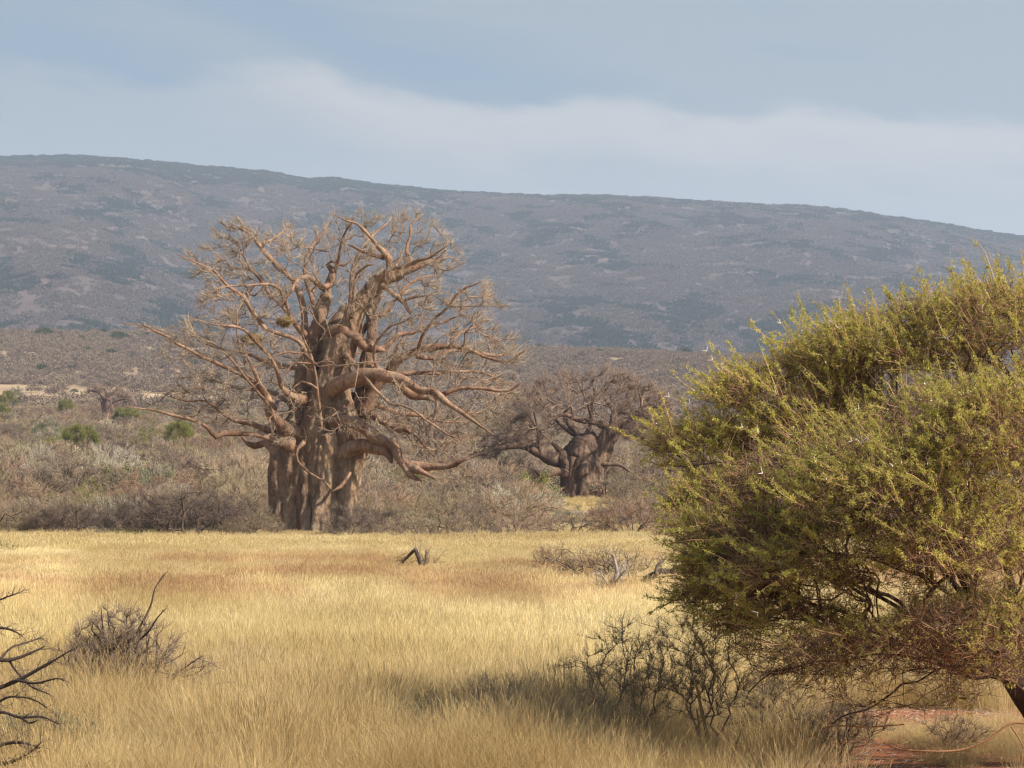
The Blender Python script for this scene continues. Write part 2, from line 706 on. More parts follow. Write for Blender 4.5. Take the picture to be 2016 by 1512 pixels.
M = {}
M['bark'] = mat_bark('baobab_bark', (0.12, 0.074, 0.052), (0.28, 0.185, 0.125), (0.44, 0.32, 0.21), 1.0, 0.22, (0.32, 0.265, 0.19))
M['limb'] = mat_bark('baobab_limb_bark', (0.15, 0.08, 0.053), (0.30, 0.18, 0.12), (0.42, 0.29, 0.195), 1.6, 0.10, (0.31, 0.25, 0.18))
M['branch'] = mat_twig('baobab_branch', (0.20, 0.125, 0.088), (0.33, 0.23, 0.165))
M['twig'] = mat_twig('baobab_twig', (0.17, 0.115, 0.085), (0.46, 0.39, 0.295))
M['bark2'] = mat_bark('old_baobab_bark', (0.075, 0.048, 0.038), (0.15, 0.10, 0.075), (0.32, 0.22, 0.15), 1.0, 0.16)
M['limb2'] = mat_bark('old_baobab_limb', (0.08, 0.052, 0.042), (0.16, 0.105, 0.08), (0.27, 0.18, 0.13), 1.4, 0.07)
M['twig2'] = mat_twig('old_baobab_twig', (0.15, 0.10, 0.08), (0.31, 0.235, 0.18))
M['stem'] = mat_twig('shrub_stem', (0.07, 0.052, 0.046), (0.13, 0.10, 0.085))
M['shrub_grey'] = mat_twig('shrub_twigs_grey', (0.165, 0.127, 0.104), (0.30, 0.24, 0.19), (0.30, 0.26, 0.175), 0.8)
M['shrub_brown'] = mat_twig('shrub_twigs_brown', (0.165, 0.108, 0.08), (0.295, 0.212, 0.152), (0.28, 0.23, 0.15), 0.8)
M['stem2'] = mat_twig('shrub_stem_brown', (0.15, 0.11, 0.085), (0.33, 0.25, 0.19))
M['stem3'] = mat_twig('shrub_stem_olive', (0.24, 0.19, 0.11), (0.48, 0.38, 0.23))
M['shrub_dark'] = mat_twig('shrub_twigs_dark', (0.075, 0.058, 0.05), (0.17, 0.13, 0.11))
M['shrub_pale'] = mat_twig('shrub_twigs_pale', (0.28, 0.25, 0.19), (0.46, 0.43, 0.34))
M['shrub_olive'] = mat_twig('shrub_twigs_olive', (0.16, 0.14, 0.06), (0.28, 0.24, 0.10))
M['leaf_green'] = mat_twig('shrub_leaf_green', (0.12, 0.14, 0.035), (0.27, 0.28, 0.08), trans=0.35)
M['leaf_grey'] = mat_twig('shrub_leaf_greygreen', (0.15, 0.165, 0.09), (0.25, 0.25, 0.15), trans=0.2)
M['leaf_dark'] = mat_twig('tree_leaf_dark', (0.03, 0.06, 0.022), (0.06, 0.10, 0.035), trans=0.2)
M['thorn_leaf'] = mat_twig('thorn_tree_leaflets', (0.33, 0.325, 0.065), (0.62, 0.57, 0.17), trans=0.40)
M['thorn_bark'] = mat_bark('thorn_tree_bark', (0.045, 0.034, 0.03), (0.075, 0.058, 0.05), (0.12, 0.095, 0.08), 9.0, 0.012)
M['thorn_branch'] = mat_twig('thorn_tree_branch', (0.075, 0.052, 0.044), (0.17, 0.11, 0.08))
M['shoot'] = mat_twig('thorn_tree_shoot', (0.30, 0.17, 0.09), (0.48, 0.31, 0.17))
M['thorn'] = mat_twig('white_thorn', (0.72, 0.69, 0.62), (0.84, 0.82, 0.76))
M['dead'] = mat_twig('dead_wood_grey', (0.30, 0.26, 0.22), (0.46, 0.42, 0.37))
M['deaddark'] = mat_bark('dead_wood_dark', (0.05, 0.038, 0.033), (0.11, 0.085, 0.07), (0.22, 0.18, 0.15), 9.0, 0.01)
M['nest'] = mat_twig('nest_straw', (0.26, 0.18, 0.08), (0.46, 0.34, 0.16))


M['stone'] = mat_twig('small_stone', (0.20, 0.10, 0.065), (0.40, 0.28, 0.21))


def mat_grass(name, near):
    m, nt = mat_new(name)
    p = geo_pos(nt)
    v = attr(nt)
    sep = nt.nodes.new('ShaderNodeSeparateXYZ')
    nt.links.new(p, sep.inputs[0])
    big = tnoise(nt, p, 0.11, 4, 0.6, 0.3, (1, 0.5, 1))
    col = ramp(nt, big, [(0.30, (0.50, 0.385, 0.205)), (0.44, (0.63, 0.52, 0.27)), (0.56, (0.69, 0.59, 0.33)), (0.70, (0.74, 0.66, 0.41))])
    # the russet seed-head belt across the middle of the meadow
    def band(axis, a0, a1, b0, b1):
        r = mrange(nt, sep.outputs[axis], a0, a1)
        f = mrange(nt, sep.outputs[axis], b0, b1, 1, 0)
        n = nt.nodes.new('ShaderNodeMath')
        n.operation = 'MULTIPLY'
        nt.links.new(r, n.inputs[0])
        nt.links.new(f, n.inputs[1])
        return n.outputs[0]
    mb = tnoise(nt, p, 0.16, 5, 0.65, 0.6, (1, 0.55, 1))
    b1 = nt.nodes.new('ShaderNodeMath')
    b1.operation = 'MULTIPLY'
    nt.links.new(band(1, 25, 38, 58, 72), b1.inputs[0])
    nt.links.new(mrange(nt, mb, 0.40, 0.58, 0, 0.85), b1.inputs[1])
    col = mixc(nt, b1.outputs[0], col, (0.50, 0.325, 0.18))
    pale = tnoise(nt, p, 0.8, 4, 0.6, 0.2)
    col = mixc(nt, mrange(nt, pale, 0.54, 0.68, 0, 0.6), col, (0.70, 0.60, 0.42))
    dk = tnoise(nt, p, 0.55, 6, 0.7, 0.5, (1, 0.6, 0.3))
    col = mixc(nt, mrange(nt, dk, 0.55, 0.70, 0, 0.6), col, (0.44, 0.30, 0.165))
    ol = tnoise(nt, p, 0.33, 4, 0.6, 0.5)
    col = mixc(nt, mrange(nt, ol, 0.56, 0.70, 0, 0.45), col, (0.52, 0.44, 0.18))
    # golden-brown finer grass close to the road
    ng = band(1, -10, -5, 13.5, 19)
    col = mixc(nt, ng, col, mixc(nt, mrange(nt, pale, 0.35, 0.65), (0.47, 0.355, 0.175), (0.60, 0.485, 0.265)))
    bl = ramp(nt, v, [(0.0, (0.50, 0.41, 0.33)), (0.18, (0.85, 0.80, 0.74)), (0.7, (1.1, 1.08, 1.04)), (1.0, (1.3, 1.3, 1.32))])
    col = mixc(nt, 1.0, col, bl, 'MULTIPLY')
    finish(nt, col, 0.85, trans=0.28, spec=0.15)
    return m


M['grass'] = mat_grass('dry_golden_grass', True)


def mat_ground():
    m, nt = mat_new('dry_earth')
    p = geo_pos(nt)
    sep = nt.nodes.new('ShaderNodeSeparateXYZ')
    nt.links.new(p, sep.inputs[0])
    n1 = tnoise(nt, p, 0.04, 6, 0.6, 0.2)
    n2_ = tnoise(nt, p, 1.3, 8, 0.65)
    n3 = tnoise(nt, p, 0.012, 6, 0.6, 0.4)
    straw = ramp(nt, n2_, [(0.3, (0.26, 0.18, 0.09)), (0.5, (0.40, 0.29, 0.14)), (0.7, (0.52, 0.41, 0.22))])
    far = ramp(nt, n3, [(0.35, (0.26, 0.19, 0.13)), (0.5, (0.37, 0.27, 0.165)), (0.65, (0.45, 0.34, 0.21))])
    col = mixc(nt, mrange(nt, sep.outputs[1], 110, 200), straw, far)
    red = ramp(nt, n2_, [(0.3, (0.15, 0.055, 0.028)), (0.55, (0.27, 0.105, 0.05)), (0.75, (0.36, 0.17, 0.09))])
    rx = mrange(nt, sep.outputs[0], 0.9, 1.6)
    ry = mrange(nt, sep.outputs[1], 16.0, 17.6, 1, 0)
    mm = nt.nodes.new('ShaderNodeMath')
    mm.operation = 'MULTIPLY'
    nt.links.new(rx, mm.inputs[0])
    nt.links.new(ry, mm.inputs[1])
    col = mixc(nt, mm.outputs[0], col, red)
    finish(nt, col, 0.97, n2_, 0.03, 0.7, spec=0.1)
    return m


def mat_hill():
    m, nt = mat_new('hill_slope_soil')
    p = geo_pos(nt)
    a = tnoise(nt, p, 0.006, 8, 0.62, 0.3, (1, 0.6, 1))
    b = tnoise(nt, p, 0.05, 8, 0.7, 0.2, (1, 0.6, 1))
    col = ramp(nt, a, [(0.32, (0.08, 0.068, 0.065)), (0.48, (0.10, 0.079, 0.073)), (0.60, (0.118, 0.088, 0.079)), (0.74, (0.145, 0.10, 0.088))])
    col = mixc(nt, 0.9, col, ramp(nt, b, [(0.3, (0.55, 0.58, 0.6)), (0.5, (0.95, 0.95, 0.95)), (0.7, (1.35, 1.25, 1.15))]), 'MULTIPLY')
    finish(nt, col, 0.98, spec=0.05)
    return m


M['ground'] = mat_ground()
M['hill'] = mat_hill()


def mat_farscrub(name, a, b, c):
    m, nt = mat_new(name)
    v = attr(nt)
    col = mixc(nt, v, a, b)
    col = mixc(nt, mrange(nt, obj_rand(nt), 0.3, 1.0, 0, 0.8), col, c)
    finish(nt, col, 0.97, spec=0.05, trans=0.1)
    return m


M['far_grey'] = mat_farscrub('far_scrub_grey', (0.155, 0.115, 0.093), (0.27, 0.21, 0.165), (0.26, 0.21, 0.15))
M['far_green'] = mat_farscrub('far_scrub_green', (0.035, 0.05, 0.028), (0.085, 0.10, 0.05), (0.06, 0.08, 0.05))
M['hill_grey'] = mat_farscrub('hill_scrub_grey', (0.09, 0.076, 0.072), (0.18, 0.145, 0.13), (0.15, 0.115, 0.10))
M['hill_green'] = mat_farscrub('hill_scrub_green', (0.02, 0.032, 0.024), (0.045, 0.06, 0.04), (0.035, 0.05, 0.035))


# ------------------------------------------------------------------ haze
def build_haze():
    x0, x1, y0, y1, z0, z1 = -9000, 9000, -3000, 9500, -75, 900
    V = np.array([(x, y, z) for x in (x0, x1) for y in (y0, y1) for z in (z0, z1)], float)
    Q = np.array([[0, 1, 3, 2], [4, 6, 7, 5], [0, 4, 5, 1], [2, 3, 7, 6], [0, 2, 6, 4], [1, 5, 7, 3]])
    m, nt = mat_new('dusty_air')
    out = nt.nodes.new('ShaderNodeOutputMaterial')
    pv = nt.nodes.new('ShaderNodeVolumePrincipled')
    pv.inputs['Color'].default_value = (0.62, 0.75, 0.95, 1)
    pv.inputs['Density'].default_value = 1.35e-4
    pv.inputs['Anisotropy'].default_value = 0.1
    nt.links.new(pv.outputs[0], out.inputs['Volume'])
    me = make_mesh('haze', V, Q, m, smooth=False)
    link('haze', me, kind='stuff', label='pale dusty haze in the air over the valley')


build_haze()


# ------------------------------------------------------------------ ground sheet
def build_ground():
    # polar grid round the camera, dense ahead
    az = np.concatenate([np.linspace(-180, -40, 24)[:-1], np.linspace(-40, -16, 25)[:-1], np.linspace(-16, 16, 241), np.linspace(16, 40, 25)[1:], np.linspace(40, 180, 24)[1:-1]])
    az = np.radians(az)
    r = np.concatenate([[1.5], np.geomspace(3, 60, 70), np.geomspace(62, 1600, 170), np.geomspace(1640, 8500, 24)])
    A, Rr = np.meshgrid(az, r)
    X, Y = Rr * np.sin(A), Rr * np.cos(A)
    Z = gz(X, Y)
    V = np.stack([X, Y, Z], -1).reshape(-1, 3)
    na, nr = len(az), len(r)
    i = np.arange(nr - 1)[:, None] * na
    j = np.arange(na)[None]
    k = (j + 1) % na
    Q = np.stack([i + j, i + na + j, i + na + k, i + k], -1).reshape(-1, 4)[:, ::-1]
    V = np.concatenate([V, [[0, 0, float(gz(0, 0))]]])
    T = np.stack([0 * j[0] + len(V) - 1, j[0], k[0]], -1)[:, ::-1]
    me = make_mesh('ground', V, [Q, T], M['ground'])
    link('ground', me, kind='structure', label='dry ground of the plain, straw coloured, red beside the road edge')


build_ground()

# ------------------------------------------------------------------ the long hill
_rx = np.array([-3500, -2000, -1000, -300, 0, 150, 240, 380, 470, 540, 600, 650, 700, 800, 900, 1000, 1100, 1180, 1270, 1350, 1450, 1600, 1700, 1800, 1900, 2016, 2300, 2800, 3600, 5500])
_ry = np.array([520, 400, 330, 312, 308, 305, 312, 325, 333, 341, 352, 350, 358, 369, 377, 382, 386, 384, 388, 394, 401, 406, 418, 433, 448, 467, 520, 600, 700, 830])
HD0, HD1 = 1750.0, 4700.0


def hz(x, y):
    u = x / y * FPX + 1008
    ridge = CAMZ + (YH - np.interp(u, _rx, _ry)) / FPX * HD1
    t = (y - HD0) / (HD1 - HD0)
    tt = np.clip(t, 0, 1)
    prof = 0.80 * tt ** 1.15 + 0.20 * (3 * tt * tt - 2 * tt ** 3)
    foot = 10.0
    z = foot + (ridge - foot) * prof
    g = (n2(x + 0.25 * y, y * 0.35, 420, 4, 21) - 0.5)
    g2 = (n2(x, y, 120, 4, 31) - 0.5)
    env = np.clip(np.sin(np.clip(t, 0, 1) * pi), 0, 1)
    z = z + g * 190 * env + g2 * 26 * np.clip(env * 3, 0, 1)
    z = np.where(t > 1, ridge - (y - HD1) * 0.35, z)
    z = z + (n2(x, y, 60, 3, 41) - 0.5) * 5 * np.clip(t * 10, 0, 1)
    return z


def build_hill():
    u = np.concatenate([np.linspace(-3400, -260, 60)[:-1], np.linspace(-260, 2280, 340), np.linspace(2280, 5400, 60)[1:]])
    d = np.concatenate([np.linspace(HD0, HD1, 230), np.linspace(HD1 + 40, 6800, 14)])
    U, D = np.meshgrid((u - 1008) / FPX, d)
    X = U * D
    Z = hz(X, D)
    V = np.stack([X, D, Z], -1).reshape(-1, 3)
    nu = len(u)
    i = np.arange(len(d) - 1)[:, None] * nu
    j = np.arange(nu - 1)[None]
    Q = np.stack([i + j, i + j + 1, i + nu + j + 1, i + nu + j], -1).reshape(-1, 4)
    me = make_mesh('hill', V, Q, M['hill'])
    link('hill', me, kind='structure', label='long bush covered hill rising behind the plain')


build_hill()


# ------------------------------------------------------------------ geometry-node scatter (uncountable stuff only)
def scatter(name, P, rot, scl, idx, protos, label):
    me = bpy.data.meshes.new(name)
    me.vertices.add(len(P))
    me.vertices.foreach_set('co', np.ascontiguousarray(P, dtype=np.float32).ravel())
    a = me.attributes.new('rot', 'FLOAT_VECTOR', 'POINT')
    a.data.foreach_set('vector', np.ascontiguousarray(rot, dtype=np.float32).ravel())
    a = me.attributes.new('scl', 'FLOAT_VECTOR', 'POINT')
    a.data.foreach_set('vector', np.ascontiguousarray(scl, dtype=np.float32).ravel())
    a = me.attributes.new('idx', 'INT', 'POINT')
    a.data.foreach_set('value', np.asarray(idx, np.int32))
    me.update()
    o = link(name, me, kind='stuff', label=label)
    ng = bpy.data.node_groups.new(name + '_nodes', 'GeometryNodeTree')
    ng.interface.new_socket('Geometry', in_out='INPUT', socket_type='NodeSocketGeometry')
    ng.interface.new_socket('Geometry', in_out='OUTPUT', socket_type='NodeSocketGeometry')
    gi = ng.nodes.new('NodeGroupInput')
    go = ng.nodes.new('NodeGroupOutput')
    iop = ng.nodes.new('GeometryNodeInstanceOnPoints')
    jn = ng.nodes.new('GeometryNodeJoinGeometry')
    for pm in reversed(protos):
        po = bpy.data.objects.new(name + '_source', pm)
        oi = ng.nodes.new('GeometryNodeObjectInfo')
        oi.inputs['Object'].default_value = po
        oi.inputs['As Instance'].default_value = True
        ng.links.new(oi.outputs['Geometry'], jn.inputs[0])

    def named(n, t):
        na = ng.nodes.new('GeometryNodeInputNamedAttribute')
        na.data_type = t
        na.inputs[0].default_value = n
        return na.outputs[0]
    ng.links.new(gi.outputs[0], iop.inputs['Points'])
    ng.links.new(jn.outputs[0], iop.inputs['Instance'])
    iop.inputs['Pick Instance'].default_value = True
    ng.links.new(named('idx', 'INT'), iop.inputs['Instance Index'])
    ng.links.new(named('rot', 'FLOAT_VECTOR'), iop.inputs['Rotation'])
    ng.links.new(named('scl', 'FLOAT_VECTOR'), iop.inputs['Scale'])
    ng.links.new(iop.outputs[0], go.inputs[0])
    md = o.modifiers.new('scatter', 'NODES')
    md.node_group = ng
    return o


# ------------------------------------------------------------------ hill scrub
def blob_bush(g, c, rx, rz_, n, a0=0.0, size=0.35):
    """rough bush: many small leaf clumps on and in a dome"""
    d = unit(rng.normal(size=(n, 3)))
    d[:, 2] = np.abs(d[:, 2]) * 1.1 - 0.15
    rad = rng.uniform(0.55, 1.05, n)[:, None]
    P = np.asarray(c) + d * rad * np.array([rx, rx, rz_])
    P[:, 2] = np.maximum(P[:, 2], c[2] - 0.3)
    g.leaves(P, d + rng.normal(0, 0.8, (n, 3)), size * rx * rng.uniform(0.6, 1.3, n), size * rx * rng.uniform(0.5, 1.0, n), a=np.clip(a0 + rng.random(n), 0, 1))


def build_hill_scrub():
    protos = []
    for kind in ('hill_grey', 'hill_grey', 'hill_grey', 'hill_green', 'hill_green'):
        g = Geo()
        for _ in range(16):
            x, y = rng.uniform(-13, 13, 2)
            r = rng.uniform(1.1, 2.6)
            blob_bush(g, (x, y, r * 0.5), r, r * 0.85, 26, size=0.75)
        protos.append(g.mesh('hill_scrub_patch', M[kind], smooth=False))
    n = 30000
    u = rng.uniform(-450, 2500, n)
    D = HD0 + 80 + (HD1 + 60 - HD0 - 80) * rng.random(n) ** 0.85
    # extra row along the ridge
    u2 = rng.uniform(-450, 2500, 900)
    D2 = rng.uniform(HD1 - 40, HD1 + 25, 900)
    u = np.concatenate([u, u2])
    D = np.concatenate([D, D2])
    X = (u - 1008) / FPX * D
    dens = n2(X, D * 0.5, 28, 4, 77)
    zz = hz(X, D)
    green = n2(X, D * 0.5, 52, 4, 61) + 0.22 * np.clip((D - 4200) / 150, 0, 1) * np.clip((1000 - u) / 500, 0.15, 1) + 0.07 * np.clip((u - 850) / 300, 0, 1) * np.clip((3100 - D) / 500, 0, 1)
    gr = green > 0.56
    low_left = np.clip((700 - u) / 500, 0, 1) * np.clip((3600 - D) / 900, 0, 1)
    keep = (dens - 0.14 * low_left + 0.12 * gr + 0.1 * (D > 4200) > 0.41) | (rng.random(len(u)) < 0.38)
    keep[-900:] = True
    gr = gr | ((D > 4430) & (rng.random(len(u)) < 0.75))
    X, D, zz, gr = X[keep], D[keep], zz[keep], gr[keep]
    # lone dark trees and small clumps dotted over the slope
    n3 = 1500
    u3 = rng.uniform(-450, 2500, n3)
    D3 = HD0 + 80 + (HD1 - HD0 - 80) * rng.random(n3) ** 0.9
    X3 = (u3 - 1008) / FPX * D3
    k3 = n2(X3, D3 * 0.5, 160, 3, 33) > 0.48
    X3, D3 = X3[k3], D3[k3]
    ns_ = len(X3)
    X, D, zz, gr = np.concatenate([X, X3]), np.concatenate([D, D3]), np.concatenate([zz, hz(X3, D3)]), np.concatenate([gr, np.ones(ns_, bool)])
    m = len(X)
    P = np.stack([X, D, zz - 0.2], -1)
    # lay the patches along the slope
    e = 12.0
    sx = np.arctan((hz(X + e, D) - hz(X - e, D)) / (2 * e))
    sy = np.arctan((hz(X, D + e) - hz(X, D - e)) / (2 * e))
    sy = np.where(D > HD1 - 20, 0, sy)
    rot = np.stack([sy, -sx, 0 * sx], -1)
    s = rng.uniform(0.75, 1.35, m)[:, None] * np.ones(3)
    s[-ns_:] *= rng.uniform(0.35, 0.9, ns_)[:, None]
    idx = np.where(gr, rng.integers(3, 5, m), rng.integers(0, 3, m))
    scatter('hillside_scrub', P, rot, s, idx, protos, 'grey and dark green scrub covering the far hill')


build_hill_scrub()


# ------------------------------------------------------------------ shrubs of the plain
def shrub_parts(rx, h, nt, tw, seed, stem_r=0.045, lean=0.45, clear=0.15, twl=0.5, twr=0.007, flat=0.5, leaf=None, nstem=4, up=0.25, clump=0):
    """returns (stems Geo, crown Geo, leaves Geo or None); origin at the base"""
    P = [np.array([0, 0, -0.15])]
    par = [-1]
    for i in range(nstem):
        a = rng.random() * 2 * pi
        q = np.array([cos(a) * rx * 0.10, sin(a) * rx * 0.10, h * clear * rng.uniform(0.6, 1.3)])
        P.append(q)
        par.append(0)
    d = unit(rng.normal(size=(nt, 3)))
    d[:, 2] = np.abs(d[:, 2])
    rad = rng.uniform(0.35, 1.0, nt)[:, None] ** 0.6
    lob = 0.75 + 0.5 * vnoise(d * 1.7 + seed * 5.1, seed)[:, None]
    T = d * rad * lob * np.array([rx, rx, h * (1 - clear)])
    T[:, 2] = T[:, 2] * (1 - flat * 0.3) + h * clear + 0.25 * h * flat * (T[:, 2] > 0)
    T[:, 2] = np.minimum(T[:, 2], h)
    lowm = rng.random(nt) < 0.22
    T[lowm, 2] *= rng.uniform(0.12, 0.45, lowm.sum())
    T = T[np.argsort(np.linalg.norm(T, axis=1))]
    P, par = grow(np.array(P), np.array(par), T, rx * 0.16, w=0.45, jit=0.16, lean=lean)
    R = radii(P, par, stem_r * 0.16, 2.1)
    R *= min(1.0, stem_r / max(R[1:].max(), 1e-6) * 1.6)
    R = np.maximum(R, twr)
    gs = Geo()
    gs.graph(P, par, R, 4)
    gc = Geo()
    cand = np.arange(len(P))[(np.arange(len(P)) > nstem) & (R < stem_r * 0.5)]
    if len(cand) == 0:
        cand = np.arange(1, len(P))
    k = rng.choice(cand, tw)
    base = P[k] + rng.normal(0, 0.03, (tw, 3)) * rx
    out = unit(base * np.array([1, 1, 0.5])) + np.array([0, 0, up])
    dirs = unit(out + rng.normal(0, 0.55, (tw, 3)))
    L = twl * rng.uniform(0.4, 1.3, tw)
    gc.sprigs(base, dirs, L, twr * rng.uniform(0.7, 1.4, tw))
    # second order twigs
    k2 = rng.integers(0, tw, tw)
    b2 = base[k2] + unit(dirs[k2]) * L[k2][:, None] * rng.uniform(0.2, 0.8, tw)[:, None]
    gc.sprigs(b2, dirs[k2] + rng.normal(0, 0.8, (tw, 3)), L[k2] * 0.5, twr * 0.7)
    gl = None
    if leaf:
        n, ls = leaf
        gl = Geo()
        k3 = rng.integers(0, tw, n)
        b3 = base[k3] + unit(dirs[k3]) * L[k3][:, None] * rng.uniform(0.1, 1.0, n)[:, None] + rng.normal(0, ls * 0.6, (n, 3))
        if clump:
            top = T[np.argsort(-T[:, 2] - 0.4 * np.linalg.norm(T[:, :2], axis=1))][:int(len(T) * 0.6)]
            cc = top[rng.integers(0, len(top), clump)]
            dd = unit(rng.normal(size=(n, 3)))
            b3 = cc[rng.integers(0, clump, n)] + dd * rng.uniform(0.3, 1, n)[:, None] * np.array([rx * 0.24, rx * 0.24, h * 0.10])
        gl.leaves(b3, rng.normal(0, 1, (n, 3)) + np.array([0, 0, 0.4]), ls * rng.uniform(0.6, 1.3, n), ls * 0.55)
    return gs, gc, gl


SHR = {}


def shrub_kind(key, n, mat, leafmat=None, **kw):
    out = []
    for i in range(n):
        gs, gc, gl = shrub_parts(seed=len(SHR) * 10 + i, **kw)
        ms = gs.mesh('shrub_stems', M['stem'] if key != 'pale' else M['dead'])
        mc = gc.mesh('shrub_twigs', M[mat])
        ml = gl.mesh('shrub_leaves', M[leafmat], smooth=False) if gl else None
        out.append((ms, mc, ml))
    SHR[key] = out


shrub_kind('grey', 4, 'shrub_grey', rx=3.1, h=2.8, nt=170, tw=2600, stem_r=0.10, twl=0.40, twr=0.009, clear=0.14, flat=0.6, up=0.15, nstem=7)
shrub_kind('dark', 2, 'shrub_dark', rx=3.1, h=2.6, nt=170, tw=2600, stem_r=0.12, twl=0.42, twr=0.010, clear=0.24, flat=0.8, up=0.1, nstem=4)
shrub_kind('brown', 3, 'shrub_brown', rx=2.7, h=2.5, nt=150, tw=2600, stem_r=0.08, twl=0.36, twr=0.009, clear=0.10, up=0.2, nstem=7)
shrub_kind('upright', 2, 'shrub_grey', rx=2.0, h=3.3, nt=120, tw=2000, stem_r=0.07, twl=0.45, twr=0.009, clear=0.1, flat=0.1, up=0.7)
shrub_kind('pale', 2, 'shrub_pale', rx=2.6, h=2.3, nt=90, tw=1100, stem_r=0.07, twl=0.5, twr=0.017, up=0.6)
shrub_kind('olive', 2, 'shrub_olive', 'leaf_green', rx=2.5, h=2.4, nt=80, tw=900, stem_r=0.06, twl=0.5, twr=0.012, leaf=(1600, 0.09), up=0.5)
shrub_kind('green', 2, 'shrub_olive', 'leaf_green', rx=2.6, h=2.6, nt=80, tw=700, stem_r=0.08, twl=0.45, twr=0.012, leaf=(6500, 0.12), clear=0.42, up=0.3, flat=1.0, clump=26)
shrub_kind('greygreen', 2, 'shrub_pale', 'leaf_grey', rx=2.4, h=2.3, nt=80, tw=900, stem_r=0.06, twl=0.5, twr=0.012, leaf=(3500, 0.11), up=0.6, clump=30)

# joined low-cost versions for the uncountable mass
def joined(rx, h, mat, nt, tw, ls=None, leafmat=None, twl=0.7, twr=0.02):
    gs, gc, gl = shrub_parts(rx=rx, h=h, nt=nt, tw=tw, seed=int(rng.integers(1000)), stem_r=0.08, twl=twl, twr=twr, leaf=ls)
    V, Q, T, A, n, mi = [], [], [], [], 0, []
    mats = [M['stem'], M[mat]] + ([M[leafmat]] if ls else [])
    Qm, Tm = [], []
    for k, g in enumerate([gs, gc] + ([gl] if ls else [])):
        for lst, out, om in ((g.Q, Q, Qm), (g.T, T, Tm)):
            for f in lst:
                out.append(f + n)
                om.append(np.full(len(f), k))
        V += g.V
        A += g.A
        n += g.n
    return make_mesh('scrub_source', np.concatenate(V), [np.concatenate(Q), np.concatenate(T)], mats,
                     matidx=np.concatenate(Qm + Tm), attrs={'var': np.concatenate(A)})


SPECIAL = [   # px, base py, D, kind, variant, width px, height px, label, category name
    (372, 1068, 117, 'dark', 0, 260, 104, 'wide thorn bush with dark crooked trunks left of the big baobab', 'thorn_bush'),
    (150, 1056, 119, 'dark', 1, 120, 72, 'small dark stemmed thorn bush with a flat crown at the grass edge, far left', 'thorn_bush'),
    (92, 1056, 126, 'brown', 0, 120, 62, 'low dense brown bush beside the small flat crowned one at far left', 'thorn_bush'),
    (10, 1098, 72, 'olive', 0, 70, 36, 'small olive topped shrub cut by the left edge of the photo', 'shrub'),
    (-20, 1062, 112, 'grey', 2, 150, 110, 'grey bare thorn bush at the left edge behind the olive topped shrub', 'thorn_bush'),
    (262, 1058, 125, 'grey', 3, 150, 92, 'loose bare bush between the small flat crowned bush and the wide dark trunked one', 'thorn_bush'),
    (505, 1056, 120, 'grey', 2, 120, 60, 'low bare bush touching the left foot of the big baobab', 'thorn_bush'),
    (498, 985, 178, 'olive', 1, 130, 62, 'olive green bush immediately left of the big baobab trunk', 'shrub'),
    (305, 965, 190, 'greygreen', 0, 110, 60, 'grey green leafy shrub amid brown scrub below the long left limb', 'shrub'),
    (212, 925, 245, 'pale', 0, 125, 62, 'pale silvery grey bush in the scrub at left', 'shrub'),
    (82, 905, 280, 'pale', 1, 70, 38, 'smaller pale grey bush left of the silvery one', 'shrub'),
    (160, 882, 315, 'green', 0, 78, 48, 'bright green bush standing above the silvery grey bush', 'shrub'),
    (250, 838, 470, 'green', 1, 62, 36, 'green bush right beside the small distant baobab', 'shrub'),
    (348, 868, 350, 'green', 0, 66, 40, 'bright yellow green bush under the tip of the long low left limb', 'shrub'),
    (130, 812, 520, 'green', 1, 42, 26, 'round green bush left of the small distant baobab', 'shrub'),
    (16, 796, 560, 'green', 0, 40, 28, 'green bush at the left edge below the straw coloured clearing', 'shrub'),
    (2, 822, 500, 'green', 1, 42, 28, 'lower of two green bushes at the left edge', 'shrub'),
    (90, 846, 420, 'greygreen', 1, 70, 30, 'dull green spreading bush left of and below the distant baobab', 'shrub'),
    (32, 772, 690, 'greygreen', 0, 30, 18, 'small dark bush standing on the straw coloured clearing', 'shrub'),
    (1012, 1050, 127, 'brown', 1, 190, 112, 'tall russet bare bush between the two big baobabs', 'thorn_bush'),
    (745, 1054, 119, 'dark', 1, 140, 56, 'dark twigged spreading bush at the right foot of the big baobab', 'thorn_bush'),
    (860, 1050, 126, 'grey', 3, 190, 88, 'broad grey bush in the grass edge right of the big baobab', 'thorn_bush'),
    (1125, 1054, 122, 'grey', 0, 190, 50, 'grey bush in front of the smaller baobab trunk', 'thorn_bush'),
    (1240, 1060, 118, 'brown', 2, 190, 96, 'purplish brown bush at the grass edge right of the smaller baobab', 'thorn_bush'),
    (1345, 1075, 100, 'brown', 0, 170, 80, 'reddish brown bare bush partly behind the left edge of the green thorn tree', 'thorn_bush'),
    (735, 960, 235, 'greygreen', 1, 100, 48, 'dull green bush seen under the right hand limbs of the big baobab', 'shrub'),
    (1010, 915, 300, 'greygreen', 0, 110, 46, 'grey green bush seen below the long left limb of the smaller baobab', 'shrub'),
    (1232, 978, 185, 'grey', 3, 100, 46, 'dark grey bush right of the smaller baobab trunk', 'thorn_bush'),
]


def place_shrub(name, kind, var, loc, rz, sx, sz, label, cat, group=None):
    ms, mc, ml = SHR[kind][var % len(SHR[kind])]
    t = thing(name, label, cat, loc, rz, group)
    t.scale = (sx, sx, sz)
    link('stems', ms, t)
    link('crown', mc, t)
    if ml:
        link('leaves', ml, t)
    return t


